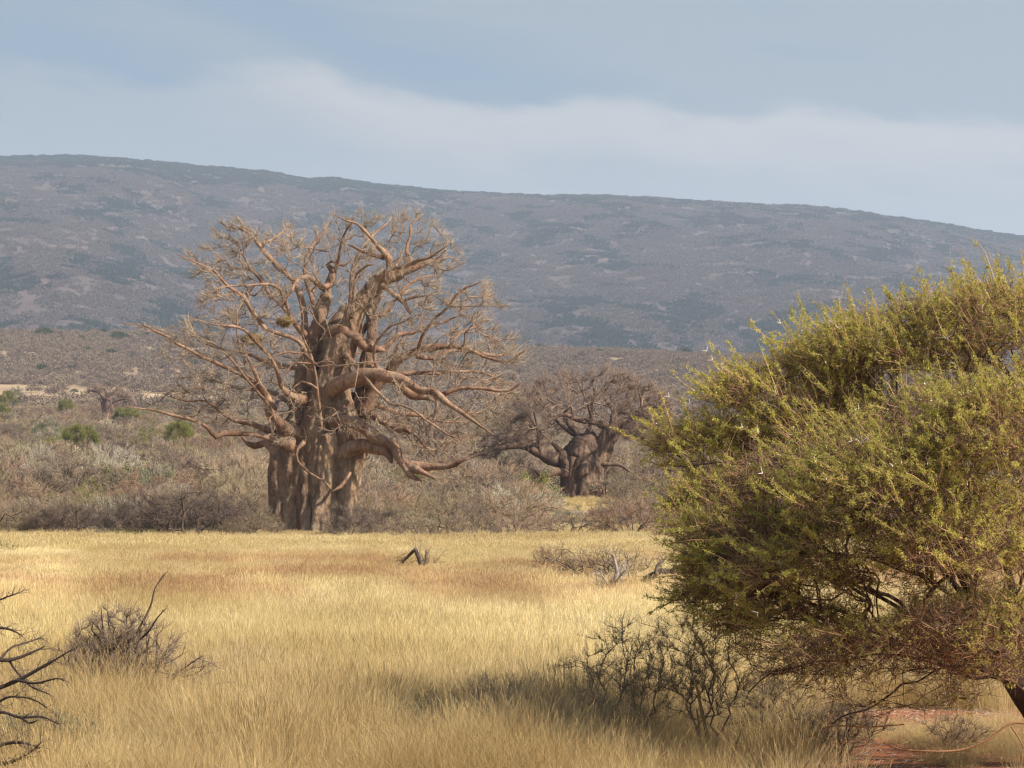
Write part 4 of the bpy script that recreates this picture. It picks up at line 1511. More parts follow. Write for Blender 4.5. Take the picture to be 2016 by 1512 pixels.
LIMBS1 = [
    ([(600, 860, 22), (578, 850, 17), (541, 831, 15), (530, 798, 12.5), (521, 776, 10), (502, 755, 8.5), (469, 735, 6.5), (425, 713, 5.2), (397, 703, 5), (371, 686, 4.5), (349, 675, 4), (332, 662, 4), (305, 653, 3), (279, 642, 2.3), (240, 637, 1.2)], -0.5, -3.5),
    ([(519, 774, 8), (511, 755, 6), (497, 722, 5), (484, 695, 4), (471, 675, 3.5), (467, 657, 3), (465, 618, 2), (463, 590, 1)], -1.7, -3.0),
    ([(540, 830, 7), (530, 800, 5), (505, 770, 4), (476, 733, 3.5), (449, 700, 2.5), (430, 680, 1)], -1.5, -4.5),
    ([(616, 760, 14), (606, 705, 9), (587, 671, 7), (556, 658, 6.5), (524, 647, 6.3), (513, 629, 6), (497, 607, 6), (480, 581, 5.4), (454, 566, 4.6), (436, 548, 4.2), (421, 531, 3.2), (393, 518, 2.2), (349, 500, 1)], 0.0, -2.5),
    ([(605, 730, 12), (603, 660, 9), (598, 600, 8), (585, 565, 7), (563, 540, 7), (541, 522, 7.4), (521, 494, 7), (511, 481, 6.2), (493, 461, 5), (473, 448, 4), (449, 444, 2.6), (430, 432, 1.2)], 0.6, 2.5),
    ([(511, 481, 5), (535, 472, 4.4), (556, 459, 3.6), (574, 452, 2), (590, 440, 1)], 2.2, 3.5),
    ([(590, 650, 8), (552, 596, 5.5), (532, 581, 5), (521, 559, 4.6), (491, 533, 4), (458, 527, 3), (445, 516, 1.5)], 0.5, 3.0),
    ([(521, 559, 4), (513, 553, 3.6), (493, 524, 3.2), (478, 500, 2.6), (458, 492, 1.3)], 1.5, -1.0),
    ([(575, 878, 20), (541, 868, 9), (502, 855, 7), (458, 853, 8), (436, 853, 8), (425, 859, 7), (410, 844, 6), (393, 831, 5.2), (353, 820, 4.6), (305, 807, 3.6), (279, 805, 2.2), (235, 798, 1)], -0.9, -5.0),
    ([(560, 900, 20), (535, 880, 12), (522, 871, 9.5), (500, 876, 8.5), (488, 873, 7), (476, 861, 4)], -0.2, 0.5),
    ([(540, 850, 11), (508, 840, 7), (487, 833, 6.5), (463, 829, 5), (432, 809, 4.2), (412, 796, 3.6), (393, 789, 3), (353, 785, 2.4), (320, 776, 1)], 0.3, 2.5),
    ([(412, 796, 3), (401, 781, 2.4), (398, 760, 1)], 1.5, 1.0),
    ([(655, 835, 16), (672, 827, 13), (713, 837, 14), (743, 861, 15), (765, 872, 12), (778, 884, 11), (787, 908, 11), (811, 920, 13), (841, 920, 11), (885, 918, 8), (904, 908, 7), (919, 902, 3.5)], -1.6, -5.0),
    ([(815, 920, 9), (832, 930, 7.5), (853, 942, 3.5)], -4.4, -5.2),
    ([(795, 915, 9), (806, 935, 8), (831, 947, 4)], -4.0, -4.6),
    ([(670, 896, 18), (686, 886, 17), (713, 876, 15), (743, 881, 14), (762, 889, 11), (770, 912, 5)], -1.2, -3.2),
    ([(650, 770, 17), (668, 757, 15), (701, 746, 16), (738, 739, 15), (770, 744, 13), (799, 749, 10), (823, 766, 9.5), (855, 773, 9), (875, 790, 7.6), (899, 808, 6.5), (934, 832, 5.2), (970, 857, 2)], -1.2, -6.5),
    ([(868, 780, 7), (885, 771, 6), (909, 766, 5.4), (946, 767, 4.8), (983, 771, 4.5), (1007, 766, 3.6), (1031, 752, 1.5)], -4.0, -4.8),
    ([(775, 745, 9), (789, 761, 9), (811, 778, 10), (835, 780, 8), (850, 786, 4)], -3.0, -3.2),
    ([(756, 735, 7), (742, 722, 5.5), (738, 700, 5), (740, 682, 4.5), (751, 662, 4), (767, 642, 3.2), (793, 634, 2.3), (820, 622, 1)], -2.2, -4.0),
    ([(715, 815, 16), (740, 762, 13), (771, 723, 11), (793, 701, 10), (826, 686, 9.5), (858, 682, 8.5), (891, 684, 7), (924, 690, 6), (963, 703, 5), (1000, 710, 4), (1033, 692, 2)], 0.8, -1.5),
    ([(820, 700, 7), (850, 706, 6), (872, 698, 5.5), (905, 690, 6), (940, 694, 5), (975, 700, 4), (1010, 690, 2)], 1.2, 3.5),
    ([(738, 688, 8), (762, 682, 7), (780, 660, 6.4), (815, 655, 5.5), (832, 647, 4.5), (858, 638, 3.5), (890, 628, 2.6), (917, 620, 1.3)], -0.2, 1.5),
    ([(650, 655, 13), (668, 650, 14), (697, 662, 13), (721, 682, 11), (738, 686, 9), (756, 688, 6)], -0.9, -1.5),
    ([(822, 690, 6), (832, 660, 5), (850, 636, 4.6), (880, 607, 4.2), (908, 575, 3.6), (930, 562, 2.7), (956, 551, 1.2)], -0.4, -1.8),
    ([(884, 604, 3), (915, 603, 2.4), (946, 601, 2), (1007, 601, 1)], -1.0, -2.0),
    ([(885, 686, 5), (904, 658, 4), (935, 642, 3), (974, 618, 1.2)], -0.8, 0.5),
    ([(764, 727, 6), (773, 701, 5), (788, 671, 3.5), (798, 650, 1.5)], 0, 0.5),
    ([(790, 535, 11), (804, 531, 10), (828, 522, 7.5), (845, 515, 6), (860, 512, 4.5), (885, 505, 2)], -0.8, 0.0),
    ([(855, 513, 4.5), (865, 530, 4), (880, 532, 3), (900, 522, 2), (915, 515, 1)], 0, -0.5),
    ([(762, 540, 10), (768, 520, 8.5), (758, 498, 8), (745, 485, 6), (727, 465, 4.5), (705, 444, 3.5), (684, 437, 2.4), (653, 421, 1)], -0.8, -3.0),
    ([(742, 558, 9), (762, 568, 7.5), (780, 585, 7.5), (797, 596, 7), (803, 608, 4.5), (808, 616, 2.5)], -0.9, -2.6),
    ([(795, 592, 5), (815, 585, 4), (847, 580, 2), (862, 572, 1)], -2.2, -3.2),
    ([(750, 552, 9), (762, 531, 7), (793, 527, 6), (825, 513, 5), (847, 506, 3.8), (865, 495, 2.6), (882, 482, 1.2)], -1.2, -3.4),
    ([(800, 535, 8), (811, 520, 7.5), (800, 497, 6.5), (803, 483, 4.5), (808, 465, 3.2), (806, 444, 2.8), (815, 433, 2.2), (834, 421, 1)], -0.8, 1.0),
    ([(770, 540, 5), (782, 518, 4), (793, 498, 3)], 0, 0.8),
    ([(756, 508, 6), (732, 500, 6), (712, 492, 5), (697, 482, 3.4), (680, 478, 1.5)], -1.0, 0.5),
    ([(690, 625, 7), (697, 581, 5), (699, 557, 4.6), (705, 540, 4.6), (723, 524, 4), (735, 520, 2)], -1.2, -2.2),
    ([(656, 536, 7), (664, 520, 6), (670, 492, 4), (684, 455, 3), (700, 430, 1.4)], 0.4, -1.5),
    ([(655, 534, 7), (645, 520, 7), (652, 513, 5), (675, 521, 5), (690, 512, 2)], 0.3, 0),
    ([(650, 560, 9), (637, 567, 7.5), (611, 549, 7), (594, 548, 6), (580, 560, 5), (574, 575, 3), (560, 592, 1.5)], 0.2, -2.8),
    ([(633, 845, 5), (628, 787, 4.6), (622, 744, 4.6), (615, 713, 4.2), (609, 690, 3.8), (596, 662, 3.2), (594, 620, 2.2), (590, 590, 1)], -2.4, -4.0),
    ([(615, 716, 3.4), (596, 715, 3.2), (578, 715, 3), (559, 741, 2)], -3.2, -4.4),
    ([(624, 765, 3.4), (612, 757, 3.4), (594, 752, 3.2), (580, 762, 3), (565, 780, 1.5)], -3.0, -4.4),
    ([(608, 698, 3.4), (567, 695, 3), (535, 705, 2.4), (497, 723, 1.5)], -3.4, -5.5),
    ([(600, 870, 7), (585, 885, 4), (585, 910, 3.5), (611, 933, 3.4), (637, 944, 3.6), (652, 962, 4)], -2.2, -2.9),
    ([(690, 930, 5), (672, 957, 5), (655, 968, 3)], -2.6, -3.0),
    ([(735, 820, 10), (750, 830, 8), (770, 838, 8), (787, 847, 9), (803, 842, 6)], 0, -0.8),
    ([(795, 845, 6), (821, 859, 5), (843, 885, 4), (855, 900, 2)], -0.8, -1.6),
    ([(855, 777, 5), (860, 792, 4), (855, 817, 3.6), (846, 839, 3), (843, 865, 1.5)], -3.9, -4.4),
    ([(655, 790, 18), (700, 780, 9), (745, 800, 8), (790, 815, 7), (830, 820, 5), (880, 830, 3), (930, 828, 1)], 1.5, 6.0),
    ([(640, 760, 15), (600, 730, 8), (550, 720, 7), (500, 700, 5.5), (440, 690, 4), (390, 672, 2)], 1.5, 6.5),
    ([(630, 800, 15), (580, 800, 8), (530, 770, 6), (470, 765, 5), (400, 745, 3), (350, 745, 1)], 1.5, 7.0),
    ([(690, 700, 12), (720, 640, 8), (760, 610, 6), (800, 560, 5), (840, 545, 3), (860, 540, 1)], 1.5, 6.0),
    ([(640, 650, 12), (620, 600, 8), (600, 540, 6), (610, 490, 5), (640, 450, 3), (650, 430, 1)], 1.0, 5.5),
    ([(690, 640, 10), (690, 590, 8), (700, 520, 6), (730, 470, 4), (760, 440, 3), (770, 425, 1)], 1.0, 4.5),
    ([(720, 760, 12), (790, 740, 8), (850, 735, 6), (920, 730, 4.5), (980, 745, 3), (1025, 780, 1)], 1.0, 5.5),
    ([(600, 660, 9), (570, 620, 6), (560, 580, 5), (540, 560, 4), (480, 560, 3), (420, 570, 1.5)], 0, -5.0),
    ([(600, 790, 14), (560, 770, 7), (540, 720, 6), (520, 690, 5), (480, 650, 4), (420, 640, 2.6), (370, 622, 1)], -1, -7.0),
    ([(680, 700, 10), (700, 720, 6), (760, 790, 5), (800, 800, 4), (870, 850, 3), (910, 870, 1)], -1.5, -7.5),
]
POLY1 = [(245, 632), (330, 640), (392, 622), (398, 580), (352, 498), (420, 480), (418, 432), (470, 426), (560, 440), (618, 455), (645, 412), (700, 414), (740, 425), (832, 416), (868, 455), (912, 488), (905, 522), (868, 545), (870, 565),
         (955, 552), (1000, 600), (962, 640), (1030, 655), (1045, 700), (1005, 740), (1032, 790), (972, 850), (930, 895), (850, 930), (780, 880), (740, 850), (700, 845), (560, 880), (500, 850), (420, 845), (330, 812), (285, 798), (335, 768), (372, 735), (298, 700), (330, 672)]

build_baobab('baobab_tree', 'huge leafless baobab with a wide pinkish crown and swollen grey trunk beside the golden grass', 124.0, (610, 1062), TRUNK1, LIMBS1, POLY1, (650, 720), 8.0, 1900, 17500,
             ('bark', 'limb', 'branch', 'twig'), 0.055, 0.0145, 0.62, 0.17, seed=11)

TRUNK2 = [
    ([(1144, 1005, 50), (1146, 960, 43), (1146, 925, 42), (1150, 895, 40), (1160, 870, 30)], 0, 0),
    ([(1170, 1005, 26), (1174, 960, 18), (1178, 915, 17), (1190, 878, 17), (1202, 853, 18), (1210, 832, 14)], -0.4, -0.4),
    ([(1118, 1005, 24), (1120, 950, 18), (1118, 912, 18), (1100, 900, 16)], -0.6, -0.8),
    ([(1153, 915, 9), (1149, 927, 10), (1138, 938, 6)], -2.0, -2.4),
    ([(1135, 900, 20), (1145, 880, 18), (1160, 872, 14)], -1.0, -0.6),
]
LIMBS2 = [
    ([(1120, 910, 18), (1084, 902, 14), (1051, 888, 11), (1029, 879, 9), (1003, 879, 7.6), (964, 888, 5.4), (937, 894, 3.2), (918, 905, 1)], -0.5, -4.0),
    ([(1064, 894, 5), (1061, 875, 4.2), (1060, 857, 3.8), (1055, 831, 2.6), (1048, 800, 1)], -1.8, -2.4),
    ([(1110, 895, 10), (1095, 879, 7), (1077, 861, 5.4), (1060, 848, 4.4), (1042, 822, 2.4), (1025, 800, 1)], -0.5, -3.0),
    ([(1118, 935, 9), (1099, 929, 9), (1073, 937, 9.5), (1058, 931, 6), (1045, 922, 2), (1014, 915, 1)], -1.6, -2.6),
    ([(1128, 900, 8), (1124, 918, 5.5), (1121, 938, 4)], -2.2, -2.6),
    ([(1206, 842, 12), (1177, 833, 8), (1149, 829, 7.6), (1123, 822, 6.6), (1105, 818, 5.4), (1081, 829, 4.4), (1064, 836, 3), (1045, 850, 1)], -0.4, -2.6),
    ([(1150, 885, 12), (1138, 857, 8), (1123, 840, 7.6), (1112, 824, 6.6), (1116, 805, 4.6), (1129, 783, 2.6), (1135, 760, 1)], 0.2, 2.6),
    ([(1112, 824, 5), (1095, 800, 4), (1080, 785, 3), (1072, 762, 1.5)], 0.8, 2.0),
    ([(1210, 835, 12), (1208, 809, 7.5), (1197, 796, 6), (1186, 776, 5.2), (1188, 761, 4.4), (1200, 745, 3), (1210, 732, 1.5)], -0.4, 1.6),
    ([(1208, 812, 6), (1225, 812, 5.6), (1247, 816, 5.4), (1262, 800, 3), (1256, 770, 1.6), (1250, 750, 1)], 0, -1.6),
    ([(1208, 843, 12), (1236, 827, 9), (1260, 816, 6), (1273, 822, 4), (1290, 834, 2.6), (1317, 837, 1.3)], -0.4, -2.2),
    ([(1205, 858, 8), (1225, 850, 6), (1245, 856, 4.6), (1265, 861, 2.4)], 0.3, 2.2),
    ([(1180, 914, 8), (1200, 914, 5.4), (1225, 918, 4.6), (1247, 933, 3.2), (1273, 947, 1.4)], -1, -1.8),
    ([(1262, 805, 4), (1280, 795, 3), (1310, 778, 1.3)], -0.8, -1.6),
    ([(1165, 830, 6), (1160, 800, 4), (1145, 770, 3), (1135, 745, 1.2)], -0.6, -2.4),
    ([(1155, 870, 10), (1120, 850, 6), (1080, 810, 4.6), (1060, 780, 3), (1050, 760, 1)], 1.2, 4.0),
    ([(1205, 840, 10), (1230, 800, 5), (1240, 770, 3.6), (1260, 750, 1.4)], 1, 3.6),
    ([(1145, 880, 10), (1160, 840, 5), (1165, 800, 4), (1170, 770, 3), (1160, 740, 1)], 0.5, 2.0),
]
POLY2 = [(915, 905), (960, 850), (1000, 800), (1010, 770), (1060, 745), (1110, 732), (1170, 735), (1212, 722), (1245, 745), (1290, 765), (1325, 790), (1318, 838), (1270, 865), (1225, 865), (1200, 840), (1130, 845), (1080, 875), (1000, 885), (950, 900)]
build_baobab('baobab_tree', 'smaller leafless baobab with a squat dark trunk and tangled crown, right of the biggest one', 200.0, (1148, 988), TRUNK2, LIMBS2, POLY2, (1145, 830), 6.5, 800, 9000,
             ('bark2', 'limb2', 'twig2', 'twig2'), 0.10, 0.022, 0.9, 0.22, sides=8, seed=41)

# two far baobabs
TRUNK3 = [([(858, 955, 30), (846, 915, 22), (843, 885, 21), (846, 868, 18)], 0, 0), ([(862, 955, 16), (862, 900, 12), (868, 872, 9)], -0.6, -0.6), ([(828, 955, 14), (828, 900, 12), (824, 872, 10)], 0, 0)]
LIMBS3 = [([(846, 880, 14), (830, 860, 7), (800, 852, 5), (775, 860, 2)], 0, -2), ([(850, 878, 13), (872, 858, 7), (895, 850, 5), (920, 856, 2)], 0, -1),
          ([(846, 875, 12), (842, 850, 7), (835, 830, 4), (825, 815, 2)], 0, 1), ([(856, 875, 10), (862, 845, 6), (880, 825, 4), (890, 812, 2)], 0, 2)]
POLY3 = [(765, 868), (780, 830), (820, 805), (870, 800), (915, 820), (935, 860), (900, 868), (860, 850), (820, 862)]
build_baobab('baobab_tree', 'baobab half hidden behind the lower right limbs of the biggest one, its trunk showing', 350.0, (846, 938), TRUNK3, LIMBS3, POLY3, (848, 850), 6.0, 90, 1200,
             ('bark2', 'limb2', 'twig2', 'twig2'), 0.2, 0.04, 1.3, 0.3, sides=7, seed=71)
TRUNK4 = [([(212, 832, 15), (212, 812, 12), (210, 795, 11), (206, 785, 8)], 0, 0), ([(222, 832, 6), (221, 805, 5), (218, 790, 5)], -0.8, -0.5)]
LIMBS4 = [([(208, 790, 9), (200, 778, 4.5), (188, 770, 3), (172, 768, 1.6)], 0, -1), ([(213, 790, 8), (220, 776, 4), (232, 768, 2.4), (240, 772, 1.2)], 0, 1),
          ([(210, 790, 8), (208, 774, 3.6), (204, 762, 1.6)], 0, 1.5), ([(217, 795, 6), (228, 790, 4), (244, 786, 2.6), (258, 788, 1.2)], -0.6, -2), ([(203, 795, 6), (198, 788, 4), (196, 783, 3)], -1, -1.5)]
POLY4 = [(165, 772), (180, 762), (205, 757), (232, 762), (256, 778), (262, 792), (240, 786), (215, 780), (190, 776)]
build_baobab('baobab_tree', 'smallest and most distant baobab, standing in the scrub below the straw coloured clearing at left', 580.0, (212, 826), TRUNK4, LIMBS4, POLY4, (212, 785), 5.5, 110, 1600,
             ('bark2', 'limb2', 'twig2', 'twig2'), 0.25, 0.045, 1.3, 0.3, sides=7, seed=81)


def build_nests():
    for px, py, dd, w, h, lab in ((496, 668, -2.2, 1.1, 0.42, 'brown straw bird nest on a left limb, the lower and wider of two'),
                                  (560, 634, -1.6, 0.75, 0.38, 'straw bird nest higher up and closer to the baobab stem')):
        c = at(px, py, 124 + dd)
        t = thing('bird_nest', lab, 'nest', tuple(c))
        g = Geo()
        n = 900
        d = unit(rng.normal(size=(n, 3)))
        P = d * np.array([w * 0.5, w * 0.35, h * 0.5]) * rng.uniform(0.75, 1.05, n)[:, None]
        tang = unit(np.cross(d, rng.normal(size=(n, 3))))
        g.sprigs(P, tang + d * 0.35, rng.uniform(0.15, 0.4, n), 0.011)
        link('straw', g.mesh('nest_straw', M['nest']), t)
        g = Geo()
        k = 10
        tt = np.linspace(-1, 1, k)
        g.tube(np.stack([tt * w * 0.46, 0 * tt, 0.03 * np.sin(tt * 5)], -1), np.sqrt(np.clip(1 - tt ** 2, 0.02, 1)) * h * 0.44, 10, lump=0.25, seed=4)
        link('bowl', g.mesh('nest_bowl', M['nest']), t)


build_nests()


# ------------------------------------------------------------------ green thorn tree at the right
def build_thorn_tree():
    D0 = 12.6
    base = at(2120, 1500, D0)
    base[2] = float(gz(base[0], D0)) - 0.03
    root = thing('thorn_tree', 'spreading green thorn tree with long white thorns filling the right side', 'tree', tuple(base))
    trunk = [(2150, 1560, 48), (2110, 1490, 40), (2060, 1420, 36), (2005, 1340, 30), (1960, 1270, 22), (1915, 1170, 14), (1860, 1060, 9), (1800, 950, 6)]
    X, R = px_path(trunk, D0, 0, -0.5, 0.06, 1.0)
    g = Geo()
    g.tube(X - base, R, 12, lump=0.16, seed=3)
    link('trunk', g.mesh('thorn_tree_trunk', M['thorn_bark']), root)
    limbs = [
        ([(1995, 1325, 16), (1935, 1290, 12), (1888, 1267, 10), (1848, 1251, 9), (1800, 1225, 8), (1740, 1190, 6.5), (1650, 1150, 5), (1520, 1110, 3), (1420, 1100, 1.8)], -0.1, -0.4),
        ([(2000, 1330, 12), (1900, 1310, 5), (1830, 1300, 4.2), (1750, 1296, 3.6), (1605, 1300, 2.6), (1540, 1325, 2.6), (1480, 1360, 1.6)], -0.2, -0.6),
        ([(2010, 1345, 10), (1930, 1325, 5), (1860, 1325, 3.6), (1767, 1344, 3), (1706, 1397, 2.2), (1640, 1435, 1.6)], 0.0, -0.9),
        ([(2015, 1340, 18), (2005, 1200, 14), (1965, 1040, 10), (1880, 900, 8), (1760, 830, 6), (1600, 800, 4.4), (1480, 815, 3), (1370, 850, 2)], 0.1, 0.7),
        ([(2040, 1370, 18), (2060, 1150, 13), (2055, 900, 10), (2000, 760, 7), (1900, 680, 4), (1820, 650, 2.4)], 0.0, 0.5),
        ([(1955, 1260, 14), (1860, 1120, 9), (1740, 1020, 6.5), (1600, 950, 5), (1470, 925, 3.4), (1330, 920, 2)], -0.3, 0.1),
        ([(1985, 1300, 14), (1900, 1190, 9), (1800, 1130, 7), (1680, 1090, 5), (1560, 1080, 3)], -0.3, -1.2),
        ([(2050, 1350, 16), (2140, 1150, 13), (2250, 950, 10), (2360, 820, 7), (2480, 760, 4)], 0.1, 0.2),
        ([(2080, 1420, 16), (2200, 1250, 13), (2360, 1150, 9), (2520, 1100, 6), (2650, 1100, 3)], 0.1, -0.4),
        ([(2040, 1350, 14), (2120, 1100, 11), (2180, 850, 8), (2160, 680, 5), (2150, 600, 3)], -0.1, -0.9),
        ([(1860, 1310, 5), (1800, 1275, 4), (1700, 1262, 3.4), (1600, 1225, 2.6), (1480, 1205, 1.8), (1370, 1190, 1.2)], -0.4, -0.5),
    ]
    NP, NPar, NR = [], [], []
    n = 0
    for i, (pts, d0, d1) in enumerate(limbs):
        X, R = px_path(pts, D0, d0, d1, 0.06, 0.62)
        w = np.minimum(np.arange(len(X)), 5)[:, None] / 5.0
        X = X + (np.stack([vnoise(X * 5 + 9 * q, 60 + i + q) for q in range(3)], -1) - 0.5) * 0.09 * w
        g = Geo()
        g.tube(X - base, R, 8, lump=0.14, seed=i)
        link('limb', g.mesh('thorn_tree_limb', M['thorn_bark']), root)
        NP.append(X)
        NR.append(R)
        NPar.append(np.concatenate([[-1], n + np.arange(len(X) - 1)]))
        n += len(X)
    P, par, R0 = np.concatenate(NP), np.concatenate(NPar), np.concatenate(NR)
    # cloud-like layers of the crown: px, py, rx, ry, depth centre, count
    blobs = [(1560, 800, 190, 85, 13.2, 330), (1800, 730, 200, 130, 13.1, 380), (1990, 690, 190, 140, 12.8, 330), (1400, 890, 130, 60, 13.2, 200),
             (1620, 970, 230, 105, 12.4, 330), (1470, 1075, 150, 90, 12.2, 260), (1850, 930, 230, 170, 11.9, 420), (1690, 1110, 260, 105, 11.9, 380),
             (2000, 1090, 210, 150, 11.5, 330), (1450, 1180, 130, 55, 12.2, 170), (2250, 850, 260, 260, 12.6, 200), (2350, 1120, 270, 180, 12.4, 170), (1930, 1225, 170, 60, 11.8, 150),
             (1760, 1330, 270, 85, 12.0, 330), (1560, 1240, 170, 60, 12.0, 170), (1420, 1000, 110, 70, 12.7, 160), (1900, 560 + 70, 150, 60, 12.9, 120), (1960, 900, 150, 150, 11.3, 330), (1750, 1000, 200, 140, 11.4, 330), (1880, 1240, 180, 50, 11.4, 130), (1560, 1150, 180, 70, 11.7, 200), (1640, 860, 190, 60, 13.0, 200), (1700, 1290, 260, 70, 11.6, 150), (1900, 1120, 170, 120, 11.2, 260), (1440, 1130, 100, 80, 12.1, 170), (1665, 720, 140, 70, 13.1, 200), (1960, 1290, 120, 60, 11.3, 170)]
    Ts, lay = [], []
    for (bx, by, rx, ry, dd, cnt) in blobs:
        cnt = int(cnt * 1.9)
        d = unit(rng.normal(size=(cnt, 3)))
        flip = rng.random(cnt) < 0.72
        d[flip, 2] = np.abs(d[flip, 2])
        rad = rng.uniform(0.25, 1.0, cnt) ** 0.45
        px = bx + d[:, 0] * rad * rx
        py = by - d[:, 2] * rad * ry
        dep = dd + d[:, 1] * rad * min(rx, 220) * D0 / FPX * 1.25
        Ts.append(at(px, py, dep))
    T = np.concatenate(Ts)
    T = T[np.argsort(np.linalg.norm(T - at(1990, 1330, D0), axis=1))]
    n0 = len(P)
    P2, par2 = grow(P, par, T, 0.075, w=0.25, jit=0.13, lean=0.5, mask=R0 < 0.03)
    R2 = radii(P2, par2, 0.0014, 2.35, first=n0, rmax=0.011)
    Rf = np.concatenate([R0, R2[n0:]])
    g = Geo()
    g.graph(P2 - base, par2, Rf, 4, first=n0)
    link('branches', g.mesh('thorn_tree_branches', M['thorn_branch']), root, kind='stuff')
    # shoots: long straight new growth heading outwards and up, with leaves and thorns
    c0 = at(2150, 1330, D0)
    thin = np.where((np.arange(len(P2)) >= n0) & (Rf < 0.006))[0]
    pz = P2[thin]
    ns = 30000
    k = rng.choice(thin, ns)
    b0 = P2[k] + rng.normal(0, 0.01, (ns, 3))
    out = unit(b0 - c0)
    dirs = unit(out * 0.3 + np.array([-0.10, -0.15, 0.12]) + rng.normal(0, 0.62, (ns, 3)))
    L = rng.uniform(0.06, 0.20, ns)
    g = Geo()
    g.sprigs(b0 - base, dirs, L, rng.uniform(0.0011, 0.0019, ns))
    # long leading shoots near the outside of the crown
    hull = np.linalg.norm((P2[thin] - c0) * np.array([1, 0.8, 1.2]), axis=1)
    far = thin[hull > np.quantile(hull, 0.45)]
    nl = 1300
    kl = rng.choice(far, nl)
    bl = P2[kl]
    dl = unit(unit(bl - c0) + np.array([-0.15, -0.35, 0.10]) + rng.normal(0, 0.42, (nl, 3)))
    Ll = rng.uniform(0.18, 0.42, nl)
    bend = rng.normal(0, 0.12, (nl, 3))
    g.sprigs(bl - base, dl, Ll, rng.uniform(0.0022, 0.0034, nl), bend=bend)
    link('shoots', g.mesh('thorn_tree_shoots', M['shoot']), root, kind='stuff')
    # side twigs, darker, fill the inside
    nd = 36000
    kd = rng.choice(thin, nd)
    g = Geo()
    g.sprigs(P2[kd] - base, unit(P2[kd] - c0) * 0.4 + rng.normal(0, 0.65, (nd, 3)) * np.array([1, 1, 0.6]), rng.uniform(0.05, 0.18, nd), rng.uniform(0.001, 0.0018, nd))
    link('twigs', g.mesh('thorn_tree_twigs', M['thorn_branch']), root, kind='stuff')
    # leaves: feathery tufts of narrow leaflets strung along the shoots
    def tufts(B, n_per, size, spread):
        nB = len(B)
        rep = np.repeat(np.arange(nB), n_per)
        ax = unit(rng.normal(size=(nB, 3)) + np.array([0, 0, 0.5]))
        d = unit(ax[rep] * 0.55 + rng.normal(0, 0.8, (len(rep), 3)))
        p = B[rep] + rng.normal(0, spread, (len(rep), 3))
        return p, d, size * rng.uniform(0.7, 1.3, len(rep))
    nA = 46000
    ka = rng.integers(0, ns, nA)
    # leaves keep to the light side: fewer in the under-layers
    B1 = b0[ka] + dirs[ka] * (L[ka] * rng.uniform(0.1, 1.0, nA))[:, None]
    py_ = YH - (B1[:, 2] - CAMZ) / B1[:, 1] * FPX
    px_ = B1[:, 0] / B1[:, 1] * FPX + 1008
    nb = vnoise(B1 * 2.4, 5)
    bare = (nb < 0.38)
    bare |= (py_ > 1250) & (rng.random(nA) < 0.65)
    bare |= (vnoise(B1 * 7.0, 15) < 0.33)
    B1 = B1[~bare]
    nBb = 20000
    kb = rng.integers(0, nl, nBb)
    B2 = bl[kb] + dl[kb] * (Ll[kb] * rng.uniform(0.05, 0.75, nBb))[:, None]
    py2 = YH - (B2[:, 2] - CAMZ) / B2[:, 1] * FPX
    B2 = B2[(py2 < 1230)]
    B = np.concatenate([B1, B2])
    p, d, s = tufts(B, 7, 0.0165, 0.005)
    g = Geo()
    g.leaves(p - base, d, s, s * 0.34, a=np.clip(np.repeat(rng.random(len(B)), 7) * 0.7 + rng.random(len(p)) * 0.3, 0, 1))
    link('leaflets', g.mesh('thorn_tree_leaflets', M['thorn_leaf'], smooth=False), root, kind='stuff')
    # paired white thorns
    nt = 110
    kt = rng.choice(len(bl), nt)
    tb = bl[kt] + dl[kt] * (Ll[kt] * rng.uniform(0.3, 1.0, nt))[:, None]
    side = unit(np.cross(dl[kt], rng.normal(size=(nt, 3))))
    # the clearest clusters near the front
    spots = [(1740, 745, 11.2), (1752, 800, 11.15), (1768, 830, 11.15), (1842, 848, 11.1), (1712, 792, 11.3), (1880, 690, 11.4), (1580, 905, 11.6), (1950, 660, 11.5), (2005, 600, 11.6), (1558, 665, 12.4), (1480, 690, 12.6), (1640, 640, 12.2),
             (1375, 1108, 12.0), (1965, 1060, 11.2), (1900, 1095, 11.2), (1720, 1090, 11.5), (2010, 880, 11.2), (1600, 935, 11.5), (1930, 525, 11.7), (1830, 590, 11.9), (1780, 1425, 11.6), (1740, 1455, 11.6)]
    sb, sd = [], []
    for (x, y, dd) in spots:
        q = at(x, y, dd)
        q = bl[np.argmin(((bl - q) ** 2).sum(-1))] + 0.0
        for _ in range(rng.integers(1, 3)):
            sb.append(q + rng.normal(0, 0.006, 3))
            sd.append(unit(rng.normal(0, 1, 3) + np.array([0, 0, 0.3])))
    tb = np.concatenate([tb, np.array(sb)])
    side = np.concatenate([side, unit(np.cross(np.array(sd), rng.normal(size=(len(sd), 3))))])
    ax = np.concatenate([dl[kt], np.array(sd)])
    ntt = len(tb)
    Lt = np.concatenate([rng.uniform(0.018, 0.036, nt), rng.uniform(0.035, 0.058, len(sd))])
    pr = None
    me_cache = None
    for i in range(ntt):
        g = Geo()
        for sg in (1, -1):
            dd_ = unit((side[i] * sg + ax[i] * 1.0)[None])[0]
            Pt = np.stack([tb[i], tb[i] + dd_ * Lt[i] * 0.5 + ax[i] * 0.002, tb[i] + dd_ * Lt[i]]) - base
            g.tube(Pt, [0.0025, 0.0019, 0.0006], 5, cap=False)
        link('thorn_pair', g.mesh('thorn_pair', M['thorn']), root)


build_thorn_tree()


